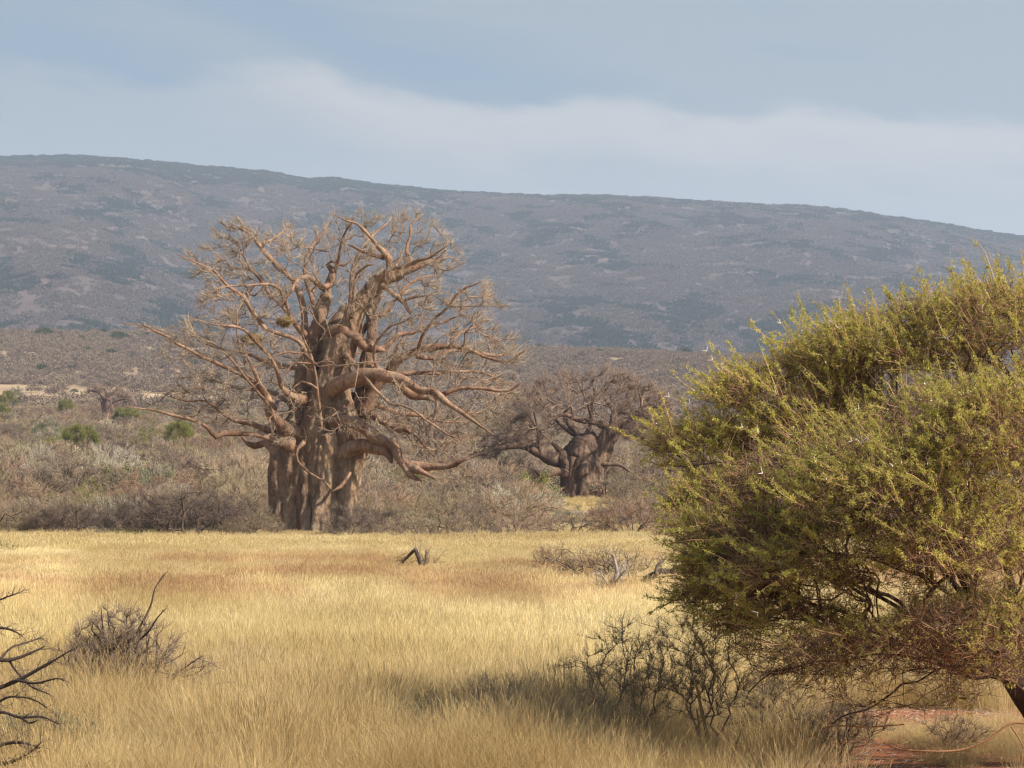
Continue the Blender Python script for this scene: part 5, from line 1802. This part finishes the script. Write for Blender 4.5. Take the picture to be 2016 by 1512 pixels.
# ------------------------------------------------------------------ nearer shrubs, stumps and dead wood
def twiggy(name, label, cat, px, py, D, segs, targets, step, stem_r, tip, stemmat, twigmat, tw, twl, twr, leaf=None, leafmat=None, w=0.4, jit=0.15, lean=0.4, up=0.4, thing_parent=True, rootpx=None):
    """a bare shrub: hand-set root, targets in world metres relative to the base"""
    base = at(px, py, D)
    base[2] = float(gz(base[0], D)) - 0.02
    root = thing(name, label, cat, tuple(base))
    P = np.array([[0, 0, -0.05]] + [list(s) for s in segs], float)
    par = np.array([-1] + [0] * len(segs))
    T = targets[np.argsort(np.linalg.norm(targets, axis=1))]
    P, par = grow(P, par, T, step, w=w, jit=jit, lean=lean)
    R = radii(P, par, tip, 2.2, rmax=stem_r)
    g = Geo()
    g.graph(P, par, R, 5)
    link('stems', g.mesh(name + '_stems', M[stemmat]), root)
    if tw:
        cand = np.where(R < stem_r * 0.8)[0]
        k = rng.choice(cand, tw)
        k = k[par[k] >= 0]
        d = unit(unit(P[k] - P[par[k]]) + np.array([0, 0, up]) + rng.normal(0, 0.7, (len(k), 3)))
        L = twl * rng.uniform(0.4, 1.3, len(k))
        g = Geo()
        g.sprigs(P[k], d, L, twr)
        k2 = rng.integers(0, len(k), len(k))
        g.sprigs(P[k][k2] + d[k2] * (L[k2] * 0.6)[:, None], d[k2] + rng.normal(0, 0.8, (len(k), 3)), L[k2] * 0.5, twr * 0.7)
        link('twigs', g.mesh(name + '_twigs', M[twigmat]), root, kind='stuff')
        if leaf:
            n, ls = leaf
            k3 = rng.integers(0, len(k), n)
            p = P[k][k3] + d[k3] * (L[k3] * rng.random(n))[:, None] + rng.normal(0, ls * 0.4, (n, 3))
            g = Geo()
            g.leaves(p, rng.normal(0, 1, (n, 3)), ls * rng.uniform(0.6, 1.4, n), ls * 0.5)
            link('leaves', g.mesh(name + '_leaves', M[leafmat], smooth=False), root, kind='stuff')
    return root


def fan(n, rx, ry, h, h0=0.0, power=0.7, lo=0.25):
    """targets of a many-stemmed shrub, spreading like a fan"""
    a = rng.uniform(0, 2 * pi, n)
    t = rng.uniform(lo, 1, n) ** power
    r = rng.uniform(0.1, 1, n)
    return np.stack([np.cos(a) * rx * t * r, np.sin(a) * ry * t * r, h0 + h * t * (1 - 0.35 * r * r)], -1)


def stems(n, r, h):
    return [(rng.uniform(-r, r), rng.uniform(-r, r), rng.uniform(0.6, 1.2) * h) for _ in range(n)]


def traced_wood(name, label, cat, px, py, D, paths, mat, tw=0, twl=0.1, twr=0.003, twigmat='dead', lump=0.15, step=0.05, off=0.0):
    base = at(px, py, D)
    base[2] = float(gz(base[0], D)) - 0.02
    root = thing(name, label, cat, tuple(base))
    ends = []
    for i, (pts, d0, d1) in enumerate(paths):
        X, R = px_path(pts, D, d0, d1, step, 1.0)
        w = np.minimum(np.arange(len(X)), 4)[:, None] / 4.0
        X = X + (np.stack([vnoise(X * 6 + 9 * q, i + q) for q in range(3)], -1) - 0.5) * 0.5 * step * w
        X = X - base
        g = Geo()
        g.tube(X, R, 7, lump=lump, seed=i)
        link('branch', g.mesh(name + '_branch', M[mat]), root)
        ends.append((X, R))
    if tw:
        X = np.concatenate([e[0][len(e[0]) // 4:] for e in ends])
        T = np.concatenate([unit(np.gradient(e[0], axis=0))[len(e[0]) // 4:] for e in ends])
        k = rng.integers(0, len(X), tw)
        d = T[k] + rng.normal(0, 0.6, (tw, 3)) + np.array([0, 0, 0.15])
        g = Geo()
        L = twl * rng.uniform(0.4, 1.4, tw)
        g.sprigs(X[k], d, L, twr)
        k2 = rng.integers(0, tw, tw)
        du = unit(d)
        g.sprigs(X[k][k2] + du[k2] * (L[k2] * 0.6)[:, None], du[k2] + rng.normal(0, 0.7, (tw, 3)), L[k2] * 0.6, twr * 0.7)
        link('twigs', g.mesh(name + '_twigs', M[twigmat]), root, kind='stuff')
    return root


def build_near():
    # broken dead sapling out in the meadow
    traced_wood('broken_sapling', 'broken dead sapling with a snapped crook standing in the golden grass', 'dead tree', 828, 1135, 56,
                [([(832, 1140, 4.5), (829, 1112, 4), (824, 1100, 4.5), (818, 1082, 3.6)], 0, 0),
                 ([(818, 1081, 3.4), (806, 1092, 3), (794, 1105, 2.6), (780, 1114, 2), (766, 1118, 1)], 0, 0.6),
                 ([(797, 1101, 2), (790, 1112, 1.6), (782, 1120, 1)], 0.2, 0.3),
                 ([(841, 1140, 3), (839, 1115, 3.2), (840, 1086, 2.6)], 0.3, 0.4),
                 ([(852, 1140, 2), (855, 1118, 1.6), (857, 1108, 1)], 0.1, 0.1)], 'deaddark', 120, 0.45, 0.006, 'shrub_brown', step=0.12)
    traced_wood('dead_stick', 'thin bent dead stick poking out of the grass right of the broken sapling', 'dead tree', 912, 1132, 54,
                [([(910, 1136, 2), (914, 1117, 1.8), (922, 1118, 1.5), (932, 1122, 1)], 0, 0.2)], 'deaddark', 20, 0.2, 0.005, 'shrub_brown', step=0.1)
    # bleached dead tree and the low thorn thicket behind it
    traced_wood('bleached_dead_shrub', 'bleached grey dead shrub with upright splintered stems in front of the low thicket', 'dead tree', 1205, 1188, 38,
                [([(1212, 1190, 6.5), (1210, 1160, 6), (1213, 1128, 4.4), (1208, 1094, 2)], 0, 0), ([(1200, 1190, 4), (1196, 1165, 3.2), (1204, 1140, 2)], -0.2, 0.1),
                 ([(1184, 1190, 3), (1180, 1165, 2.6), (1176, 1148, 1.6)], 0, 0.1), ([(1220, 1190, 4), (1226, 1160, 3), (1222, 1135, 2), (1228, 1112, 1)], 0.1, 0.3),
                 ([(1192, 1190, 3), (1190, 1170, 2.4), (1186, 1150, 1.4)], -0.1, 0), ([(1212, 1150, 2.4), (1222, 1132, 1.8), (1232, 1120, 1)], 0, -0.2),
                 ([(1206, 1160, 2.4), (1190, 1140, 1.6), (1184, 1128, 0.8)], 0, -0.2)], 'dead', 200, 0.2, 0.004, 'dead', step=0.08)
    T = np.concatenate([fan(160, 1.5, 1.0, 0.75) + (-0.3, 0, 0), fan(60, 0.7, 0.7, 0.8) + (-1.0, 0.2, 0)])
    twiggy('low_thicket', 'low tangled dark thicket behind the bleached dead shrub', 'thorn bush', 1215, 1150, 46, stems(7, 0.5, 0.15), T, 0.12, 0.02, 0.006, 'stem', 'shrub_brown', 900, 0.28, 0.0042, up=0.15)
    T = fan(90, 0.7, 0.5, 0.62)
    twiggy('bare_shrub', 'pale brown fan shaped bare shrub, leftmost of the low thicket', 'shrub', 1085, 1130, 53, stems(7, 0.12, 0.1), T, 0.12, 0.012, 0.006, 'shrub_brown', 'shrub_brown', 350, 0.22, 0.0045)
    traced_wood('fallen_log', 'dark weathered fallen log among the low thicket beside the green thorn tree', 'log', 1290, 1150, 42,
                [([(1262, 1146, 3.5), (1275, 1136, 5), (1290, 1130, 6), (1312, 1124, 5), (1338, 1130, 2)], 0, 0.3), ([(1272, 1140, 4), (1276, 1152, 4), (1264, 1164, 2)], 0, -0.2), ([(1290, 1130, 4), (1296, 1112, 3), (1310, 1100, 1.4)], 0, 0.2),
                 ([(1320, 1124, 4), (1345, 1112, 2.6), (1365, 1108, 1.4)], 0.2, 0.5)], 'deaddark', 120, 0.25, 0.004, 'stem', step=0.08)
    # many-stemmed bush in the left foreground
    T = np.concatenate([fan(300, 0.46, 0.38, 0.88, lo=0.2), fan(150, 0.75, 0.35, 0.70, lo=0.4)])
    twiggy('many_stemmed_shrub', 'dark many stemmed bare shrub in the left foreground, standing in tall grass', 'shrub', 232, 1440, 15.3, stems(16, 0.16, 0.12), T, 0.06, 0.009, 0.0026, 'stem', 'stem2', 5200, 0.10, 0.0017, up=0.5, leaf=(500, 0.010), leafmat='leaf_grey')
    root = traced_wood('bare_shoots', 'tall bare dark shoots rising from the many stemmed shrub', 'shrub', 272, 1440, 15.2,
                [([(272, 1440, 3.4), (271, 1350, 3.2), (270, 1280, 3), (271, 1245, 3), (285, 1215, 2.2), (298, 1185, 1.8), (305, 1160, 1.2), (324, 1130, 0.7)], 0, 0.1),
                 ([(271, 1262, 2.4), (290, 1245, 2), (308, 1218, 1.5), (324, 1200, 0.8)], 0.05, -0.1),
                 ([(290, 1440, 3), (287, 1350, 2.6), (291, 1280, 2), (294, 1255, 1)], 0, 0), ([(305, 1440, 3), (303, 1340, 2.4), (308, 1290, 1.8), (306, 1258, 1)], 0, 0.1),
                 ([(215, 1440, 3), (205, 1350, 2.6), (200, 1270, 2), (180, 1240, 1), (189, 1222, 0.7)], 0, 0), ([(235, 1440, 3), (230, 1330, 2.4), (208, 1255, 1.8), (200, 1200, 0.8)], 0, 0),
                 ([(158, 1440, 3.4), (150, 1380, 3), (138, 1330, 2.6), (124, 1292, 1.4)], -0.1, -0.1), ([(240, 1380, 2), (242, 1300, 1.8), (240, 1250, 1.2), (238, 1240, 0.8)], 0, 0),
                 ([(320, 1430, 3), (335, 1350, 2), (370, 1310, 1.4), (400, 1290, 0.7)], 0, 0), ([(330, 1430, 3), (372, 1380, 2), (420, 1350, 1.4), (465, 1343, 0.7)], 0, 0)],
                'stem', 420, 0.05, 0.0013, 'stem', step=0.03)
    # bare thorn branches reaching in from the left edge
    traced_wood('bare_thorn_branches', 'dark zigzag bare thorn branches reaching in from the left edge', 'thorn bush', -180, 1500, 11.2,
                [([(-180, 1520, 12), (-120, 1420, 9), (-60, 1370, 6.5), (0, 1355, 4.6), (40, 1338, 4), (90, 1310, 3), (128, 1288, 1.5), (150, 1278, 0.8)], 0.2, 0.0),
                 ([(-160, 1480, 10), (-90, 1340, 7), (-30, 1302, 5), (18, 1298, 3.8), (55, 1285, 2.8), (84, 1272, 1.2)], 0.2, 0.3),
                 ([(10, 1350, 3.4), (30, 1340, 2.8), (70, 1345, 2.4), (110, 1336, 1.6), (126, 1340, 0.8)], 0.0, -0.2),
                 ([(18, 1298, 2.8), (30, 1320, 2.4), (60, 1352, 2), (96, 1367, 1)], 0.3, 0.1),
                 ([(-100, 1300, 6), (-50, 1245, 4), (0, 1236, 2.8), (25, 1240, 2), (44, 1250, 0.9)], 0.3, 0.2), ([(-90, 1260, 4), (-30, 1200, 2.6), (5, 1180, 1.8), (32, 1170, 0.8)], 0.3, 0.2),
                 ([(-140, 1470, 8), (-60, 1420, 4.6), (0, 1403, 3.4), (40, 1412, 2.8), (82, 1410, 2), (112, 1424, 0.9)], 0.0, -0.3),
                 ([(40, 1412, 2.2), (58, 1425, 1.8), (72, 1420, 1)], -0.2, -0.3), ([(-160, 1540, 9), (-80, 1500, 6), (-10, 1470, 4), (40, 1462, 3), (75, 1470, 1.4)], 0, -0.2),
                 ([(-100, 1560, 8), (-30, 1510, 5), (20, 1500, 3.4), (60, 1480, 2), (80, 1462, 1)], 0, -0.3), ([(0, 1300, 3), (20, 1275, 2), (60, 1262, 1.4), (80, 1255, 0.8)], 0.2, 0.4),
                 ([(-60, 1390, 4), (-10, 1385, 3), (20, 1370, 2.2), (60, 1375, 1.4), (90, 1392, 0.8)], 0.1, -0.1)],
                'stem', 520, 0.085, 0.0016, 'stem', step=0.025)
    # right foreground shrubs
    T = fan(170, 0.42, 0.4, 0.86, lo=0.3) + (0, 0, 0.05)
    twiggy('sparse_shrub', 'wiry olive shrub in the right foreground, its tips against the golden grass', 'shrub', 1235, 1540, 12.4, stems(12, 0.12, 0.15), T, 0.05, 0.006, 0.0017, 'stem2', 'stem3', 2600, 0.085, 0.0012, leaf=(1500, 0.010), leafmat='leaf_green', jit=0.25)
    T = fan(170, 0.38, 0.35, 0.92, lo=0.3) + (0, 0, 0.05)
    twiggy('sparse_shrub', 'taller wiry shrub with small dark leaves right beside the olive one', 'shrub', 1385, 1545, 12.6, stems(12, 0.1, 0.15), T, 0.05, 0.006, 0.0017, 'stem2', 'stem3', 2600, 0.08, 0.0012, leaf=(1800, 0.010), leafmat='leaf_green', jit=0.22)
    T = fan(170, 0.36, 0.3, 0.55, lo=0.3)
    twiggy('thorny_shrub', 'small reddish stemmed bare shrub below the thorn tree, growing from the red earth', 'shrub', 1515, 1490, 13.4, stems(7, 0.06, 0.12), T, 0.05, 0.007, 0.0018, 'stem', 'shrub_brown', 1800, 0.07, 0.0014, jit=0.25)
    T = fan(170, 0.40, 0.35, 0.36, lo=0.3)
    twiggy('thorny_shrub', 'low rounded brown shrub right of the reddish stemmed one, on red earth', 'shrub', 1660, 1505, 13.0, stems(7, 0.06, 0.08), T, 0.05, 0.006, 0.0016, 'stem', 'shrub_grey', 1500, 0.07, 0.0012, jit=0.25, leaf=(500, 0.010), leafmat='leaf_grey')
    T = fan(70, 0.3, 0.3, 0.22, lo=0.3)
    twiggy('thorny_shrub', 'sprawling bare shrub on the red bank at the bottom right corner', 'shrub', 1880, 1500, 13.2, stems(6, 0.06, 0.06), T, 0.05, 0.006, 0.0016, 'shrub_brown', 'shrub_brown', 700, 0.07, 0.0012, jit=0.25)
    traced_wood('straw_stalks', 'tall pale dry stalks standing between the wiry shrubs', 'dry stalk', 1400, 1512, 12.2,
                [([(1408, 1530, 4), (1395, 1450, 3.8), (1378, 1390, 3.4), (1368, 1340, 2)], 0, 0), ([(1385, 1530, 2.4), (1376, 1440, 2.2), (1372, 1400, 1.4)], 0.1, 0.1),
                 ([(1425, 1530, 2.4), (1445, 1480, 2), (1460, 1440, 1)], 0, 0.1)], 'nest', 40, 0.05, 0.0012, 'nest', step=0.04)
    traced_wood('trailing_branch', 'pale pinkish bare branch trailing over the red bank at bottom right', 'branch', 1800, 1490, 11.7,
                [([(2080, 1440, 3.4), (2000, 1425, 2.4), (1950, 1455, 2.2), (1890, 1480, 2.2), (1800, 1480, 1.8), (1750, 1470, 1.1)], 0, 0), ([(1990, 1430, 1.8), (2005, 1450, 1.4), (2016, 1470, 0.8)], 0, 0),
                 ([(1800, 1480, 2), (1775, 1492, 1.6), (1740, 1500, 1)], 0, 0), ([(1780, 1426, 1.4), (1700, 1432, 1.6), (1640, 1430, 1.4), (1595, 1450, 0.8)], 0.2, 0.1)], 'shoot', 90, 0.05, 0.0012, 'shoot', step=0.04)
    for px, py, D, w, lab in ((835, 1500, 13.3, 0.3, 'pale grey green leafy tuft in the grass at the bottom centre'), (70, 1520, 12.6, 0.5, 'grey green low growth under the bare thorn branches in the bottom left corner')):
        T = fan(160, w, 0.3, 0.34, lo=0.3)
        twiggy('leafy_tuft', lab, 'plant', px, py, D, stems(8, w * 0.4, 0.05), T, 0.06, 0.004, 0.0014, 'shrub_pale', 'shrub_pale', 1500, 0.08, 0.0013, leaf=(5000, 0.022), leafmat='leaf_grey', up=0.6)
    # dark twiggy clump low in the middle foreground
    T = fan(240, 0.60, 0.4, 0.46, lo=0.3)
    twiggy('low_bare_shrub', 'low rounded bare shrub half sunk in grass at the bottom centre', 'shrub', 985, 1470, 14.3, stems(8, 0.15, 0.08), T, 0.06, 0.006, 0.0017, 'shrub_grey', 'shrub_grey', 1500, 0.08, 0.0013, jit=0.25)
    T = fan(240, 0.60, 0.4, 0.50, lo=0.3)
    twiggy('low_bare_shrub', 'dull reddish bare shrub at the bottom edge right of centre', 'shrub', 1110, 1530, 12.8, stems(8, 0.15, 0.08), T, 0.06, 0.006, 0.0017, 'shrub_brown', 'shrub_brown', 1500, 0.08, 0.0013, jit=0.25)


build_near()


def build_litter():
    n = 2600
    x, y = rng.uniform(1.1, 3.6, n), rng.uniform(11.2, 17.5, n)
    P = np.stack([x, y, gz(x, y) + 0.006], -1)
    g = Geo()
    d = rng.normal(0, 1, (n, 3)) * np.array([1, 1, 0.12])
    g.sprigs(P, d, rng.uniform(0.03, 0.16, n), rng.uniform(0.001, 0.0028, n))
    link('twig_litter', g.mesh('twig_litter', M['dead']), kind='stuff', label='fallen twigs littering the red earth')
    m = 700
    x, y = rng.uniform(1.1, 3.6, m), rng.uniform(11.2, 17.5, m)
    P = np.stack([x, y, gz(x, y)], -1)
    r = rng.uniform(0.006, 0.024, m) * rng.random(m) ** 0.6 + 0.004
    oc = np.array([[1, 0, 0], [0, 1, 0], [-1, 0, 0], [0, -1, 0], [0, 0, 0.8], [0, 0, -0.6]])
    V = P[:, None] + oc[None] * r[:, None, None] * rng.uniform(0.6, 1.3, (m, 6, 1))
    F = np.array([[0, 1, 4], [1, 2, 4], [2, 3, 4], [3, 0, 4], [1, 0, 5], [2, 1, 5], [3, 2, 5], [0, 3, 5]])
    g = Geo()
    g.add(V.reshape(-1, 3), None, (np.arange(m)[:, None, None] * 6 + F[None]).reshape(-1, 3), np.repeat(rng.random(m), 6))
    link('gravel', g.mesh('gravel', M['stone']), kind='stuff', label='small reddish stones on the red earth')


build_litter()


# ------------------------------------------------------------------ grass
def grass_patch(size, n, h0, h1, wd, lean=0.25, clump=0.0, seed=0, heads=0.35):
    g = Geo()
    if clump:
        nc = max(2, int(size * size * clump))
        C = rng.uniform(-size / 2, size / 2, (nc, 2))
        k = rng.integers(0, nc, n)
        xy = C[k] + rng.normal(0, 0.07, (n, 2))
        hs = rng.uniform(0.6, 1.15, nc)[k]
        out = (xy - C[k]) * 2.2
    else:
        xy = rng.uniform(-size / 2, size / 2, (n, 2))
        hs = np.ones(n)
        out = np.zeros((n, 2))
    h = rng.uniform(h0, h1, n) * hs
    wind = np.array([-0.06, 0.02])
    lie = (rng.random(n) < 0.14) * 0.8
    ln = rng.normal(0, 1, (n, 2)) * (lean + lie)[:, None] + wind + out
    P0 = np.concatenate([xy, np.full((n, 1), -0.03)], 1)
    b = ln * h[:, None]
    P1 = np.stack([xy[:, 0] + b[:, 0] * 0.28, xy[:, 1] + b[:, 1] * 0.28, h * 0.55], -1)
    P2 = np.stack([xy[:, 0] + b[:, 0], xy[:, 1] + b[:, 1], h * (1 - 0.25 * (ln ** 2).sum(-1).clip(0, 2))], -1)
    a = rng.random(n) * 2 * pi
    S = np.stack([np.cos(a), np.sin(a), 0 * a], -1) * (wd * rng.uniform(0.5, 1.2, n))[:, None]
    V = np.zeros((n, 5, 3))
    V[:, 0] = P0 - S * 0.5
    V[:, 1] = P0 + S * 0.5
    V[:, 2] = P1 - S * 0.45
    V[:, 3] = P1 + S * 0.45
    V[:, 4] = P2
    o = np.arange(n)[:, None] * 5
    Q = o + np.array([0, 1, 3, 2])
    T = o + np.array([2, 3, 4])
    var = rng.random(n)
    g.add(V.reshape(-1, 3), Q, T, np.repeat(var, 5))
    m = int(n * heads)
    if m:
        k = rng.choice(n, m, replace=False)
        g.leaves(P2[k] - (P2[k] - P1[k]) * 0.25, P2[k] - P1[k], rng.uniform(0.05, 0.11, m), wd * 1.4, a=rng.random(m) * 0.35 + 0.05)
    return g.mesh('grass_source', M['grass'], smooth=False)


def tussock(n, h0, h1, r, wd, v0, v1):
    g = Geo()
    q = rng.normal(0, r * 0.45, (n, 2))
    h = rng.uniform(h0, h1, n)
    ln = q / r * 0.28 + rng.normal(0, 0.10, (n, 2)) + np.array([-0.06, 0.02])
    P0 = np.concatenate([q, np.full((n, 1), -0.03)], 1)
    P2 = np.stack([q[:, 0] + ln[:, 0] * h, q[:, 1] + ln[:, 1] * h, h], -1)
    P1 = (P0 + P2) / 2 + np.stack([-ln[:, 0] * h * 0.15, -ln[:, 1] * h * 0.15, 0 * h], -1)
    a = rng.random(n) * 2 * pi
    S = np.stack([np.cos(a), np.sin(a), 0 * a], -1) * (wd * rng.uniform(0.5, 1.2, n))[:, None]
    V = np.stack([P0 - S * 0.5, P0 + S * 0.5, P1 - S * 0.45, P1 + S * 0.45, P2], 1)
    o = np.arange(n)[:, None] * 5
    g.add(V.reshape(-1, 3), o + np.array([0, 1, 3, 2]), o + np.array([2, 3, 4]), np.repeat(rng.uniform(v0, v1, n), 5))
    m = int(n * 0.5)
    g.leaves(P2[:m] - (P2[:m] - P1[:m]) * 0.3, P2[:m] - P1[:m], rng.uniform(0.05, 0.09, m), wd * 1.3, a=rng.uniform(v0, v1, m))
    return g.mesh('tussock_source', M['grass'], smooth=False)


def build_grass():
    near = [grass_patch(1.0, 3000, 0.08, 0.36, 0.0018, 0.36, 20, heads=0.2) for _ in range(4)]
    tall = [grass_patch(0.8, 2200, 0.22, 0.62, 0.0016, 0.20, 14, heads=0.4) for _ in range(3)]
    mid = [grass_patch(2.0, 5200, 0.09, 0.28, 0.0042, 0.24, 9, heads=0.3) for _ in range(4)]
    far = [grass_patch(4.0, 5200, 0.15, 0.42, 0.012, 0.24, 4, heads=0.3) for _ in range(3)]
    tus = [tussock(420, 0.2, 0.48, 0.16, 0.0024, 0.02, 0.35), tussock(420, 0.2, 0.48, 0.18, 0.0024, 0.6, 1.0), tussock(600, 0.16, 0.46, 0.30, 0.0048, 0.05, 0.35), tussock(600, 0.16, 0.42, 0.34, 0.0048, 0.6, 1.0)]
    protos = near + tall + mid + far + tus
    P, R, S, I = [], [], [], []

    LOW = [((px - 1008) / FPX * b, b, r) for px, b, r in ((372, 115, 3), (340, 111, 3), (400, 111, 3), (150, 117, 2), (150, 113, 2), (828, 56, 1.1), (815, 54, 1.5), (825, 52, 1.5), (800, 50, 1.3), (912, 53, 0.7), (1205, 37, 1.0), (1205, 35.5, 1.0), (1205, 34, 1.0), (1130, 45, 1.0), (1180, 43.5, 1.2), (1240, 43, 1.2), (1290, 41, 1.2), (1085, 52, 1.0), (1085, 50.5, 1.0), (1300, 39, 1.0), (1240, 40, 1.0))]

    def low(x, y):
        for a, b, r in LOW:
            if (x - a) ** 2 + (y - b) ** 2 < r * r:
                return 0.5
        return 1.0

    def lay(D0, D1, cell, lo, n, sc, dens=1.0, um=160, gap=None):
        D = D0
        while D < D1:
            half0, half1 = (-1008 - um) / FPX * D - 1, (1008 + um) / FPX * D + 1
            x = half0
            while x < half1:
                xx = x + rng.uniform(-0.5, 0.5) * cell
                dd = D + rng.uniform(-0.5, 0.5) * cell
                x += cell
                if rng.random() > dens:
                    continue
                if gap is not None and gap(xx, dd):
                    continue
                P.append((xx, dd, float(gz(xx, dd))))
                R.append((0, 0, rng.integers(0, 4) * pi / 2 + rng.uniform(-0.2, 0.2)))
                s = rng.uniform(*sc)
                hh = (0.25 + 1.45 * float(n2(xx, dd, 2.2, 3, 12))) * low(xx, dd)
                S.append((s, s, s * hh))
                I.append(lo + rng.integers(0, n))
            D += cell

    def red(x, y):       # bare earth of the bank
        return x > 0.15 + 0.066 * y + 0.35 * float(n2(x, y, 0.9, 2, 3)) and y < 16.1 + 0.8 * float(n2(x, y, 0.8, 2, 9))

    NG = [(232, 15.3, 0.42), (240, 14.5, 0.36), (260, 13.7, 0.3), (1235, 12.4, 0.42), (1385, 12.6, 0.42), (1235, 11.5, 0.25), (1385, 11.5, 0.3), (985, 14.3, 0.5), (985, 13.3, 0.45), (1110, 12.8, 0.5), (1110, 11.8, 0.45), (1110, 10.8, 0.4), (835, 12.9, 0.35), (835, 12.1, 0.3), (200, 13, 0.4), (230, 12.2, 0.35), (70, 12.6, 0.4), (1515, 12.6, 0.4), (-60, 11.5, 0.5), (0, 12.5, 0.4)]
    NG = [((a - 1008) / FPX * b, b, c) for a, b, c in NG]

    def thin_near(x, y):
        for a, b, c in NG:
            if (x - a) ** 2 + (y - b) ** 2 < c * c:
                return True
        return red(x, y) or (y < 12 and rng.random() < 0.3)
    lay(7.5, 36, 0.62, 0, 4, (0.85, 1.2), 1.0, gap=thin_near)
    lay(36, 80, 1.15, 7, 4, (0.85, 1.2), 1.0)
    lay(78, 150, 2.4, 11, 3, (0.9, 1.2), 1.0)
    lay(150, 330, 5.0, 11, 3, (0.9, 1.4), 0.8)
    # single tussocks, darker or paler than the sward
    for _ in range(9000):
        D = math.sqrt(rng.uniform(11 ** 2, 118 ** 2))
        if rng.random() < 0.22:
            D = rng.uniform(11, 40)
        u = rng.uniform(-140, 2160)
        x = (u - 1008) / FPX * D
        v = float(n2(x, D, max(1.6, D * 0.06), 3, 66))
        if D < 17 and thin_near(x, D):
            continue
        if 0.43 < v < 0.57 and rng.random() < 0.8:
            continue
        P.append((x, D, float(gz(x, D))))
        R.append((0, 0, rng.random() * 6.28))
        sc_ = rng.uniform(0.6, 1.25) * low(x, D) * (0.8 if D > 40 else 1.0)
        S.append((sc_ * 1.2, sc_ * 1.2, sc_))
        I.append(14 + (0 if v < 0.5 else 1) + (2 if D > 34 else 0))
    # tall clumps in the foreground
    for _ in range(1000):
        D = rng.uniform(10.5, 24)
        u = rng.uniform(-100, 1560)
        x = (u - 1008) / FPX * D
        v = float(n2(x, D, 1.6, 2, 44))
        wt = math.exp(-((u - 700) / 420) ** 2) + 0.15
        if v < 0.42 or rng.random() > wt:
            continue
        P.append((x, D, float(gz(x, D))))
        R.append((0, 0, rng.random() * 6.28))
        s = rng.uniform(0.8, 1.1)
        S.append((s, s, s * rng.uniform(0.7, 1.0)))
        I.append(4 + rng.integers(0, 3))
    # a fringe of dry grass on the red bank
    for _ in range(26):
        D = rng.uniform(12.5, 15)
        x = rng.uniform(1.3, 3.4)
        P.append((x, D, float(gz(x, D))))
        R.append((0, 0, rng.random() * 6.28))
        S.append((0.5, 0.5, 0.35))
        I.append(rng.integers(0, 4))
    scatter('dry_grass', np.array(P), np.array(R), np.array(S), np.array(I), protos, 'tall dry golden grass filling the meadow')
    print('grass patches', len(P))


build_grass()
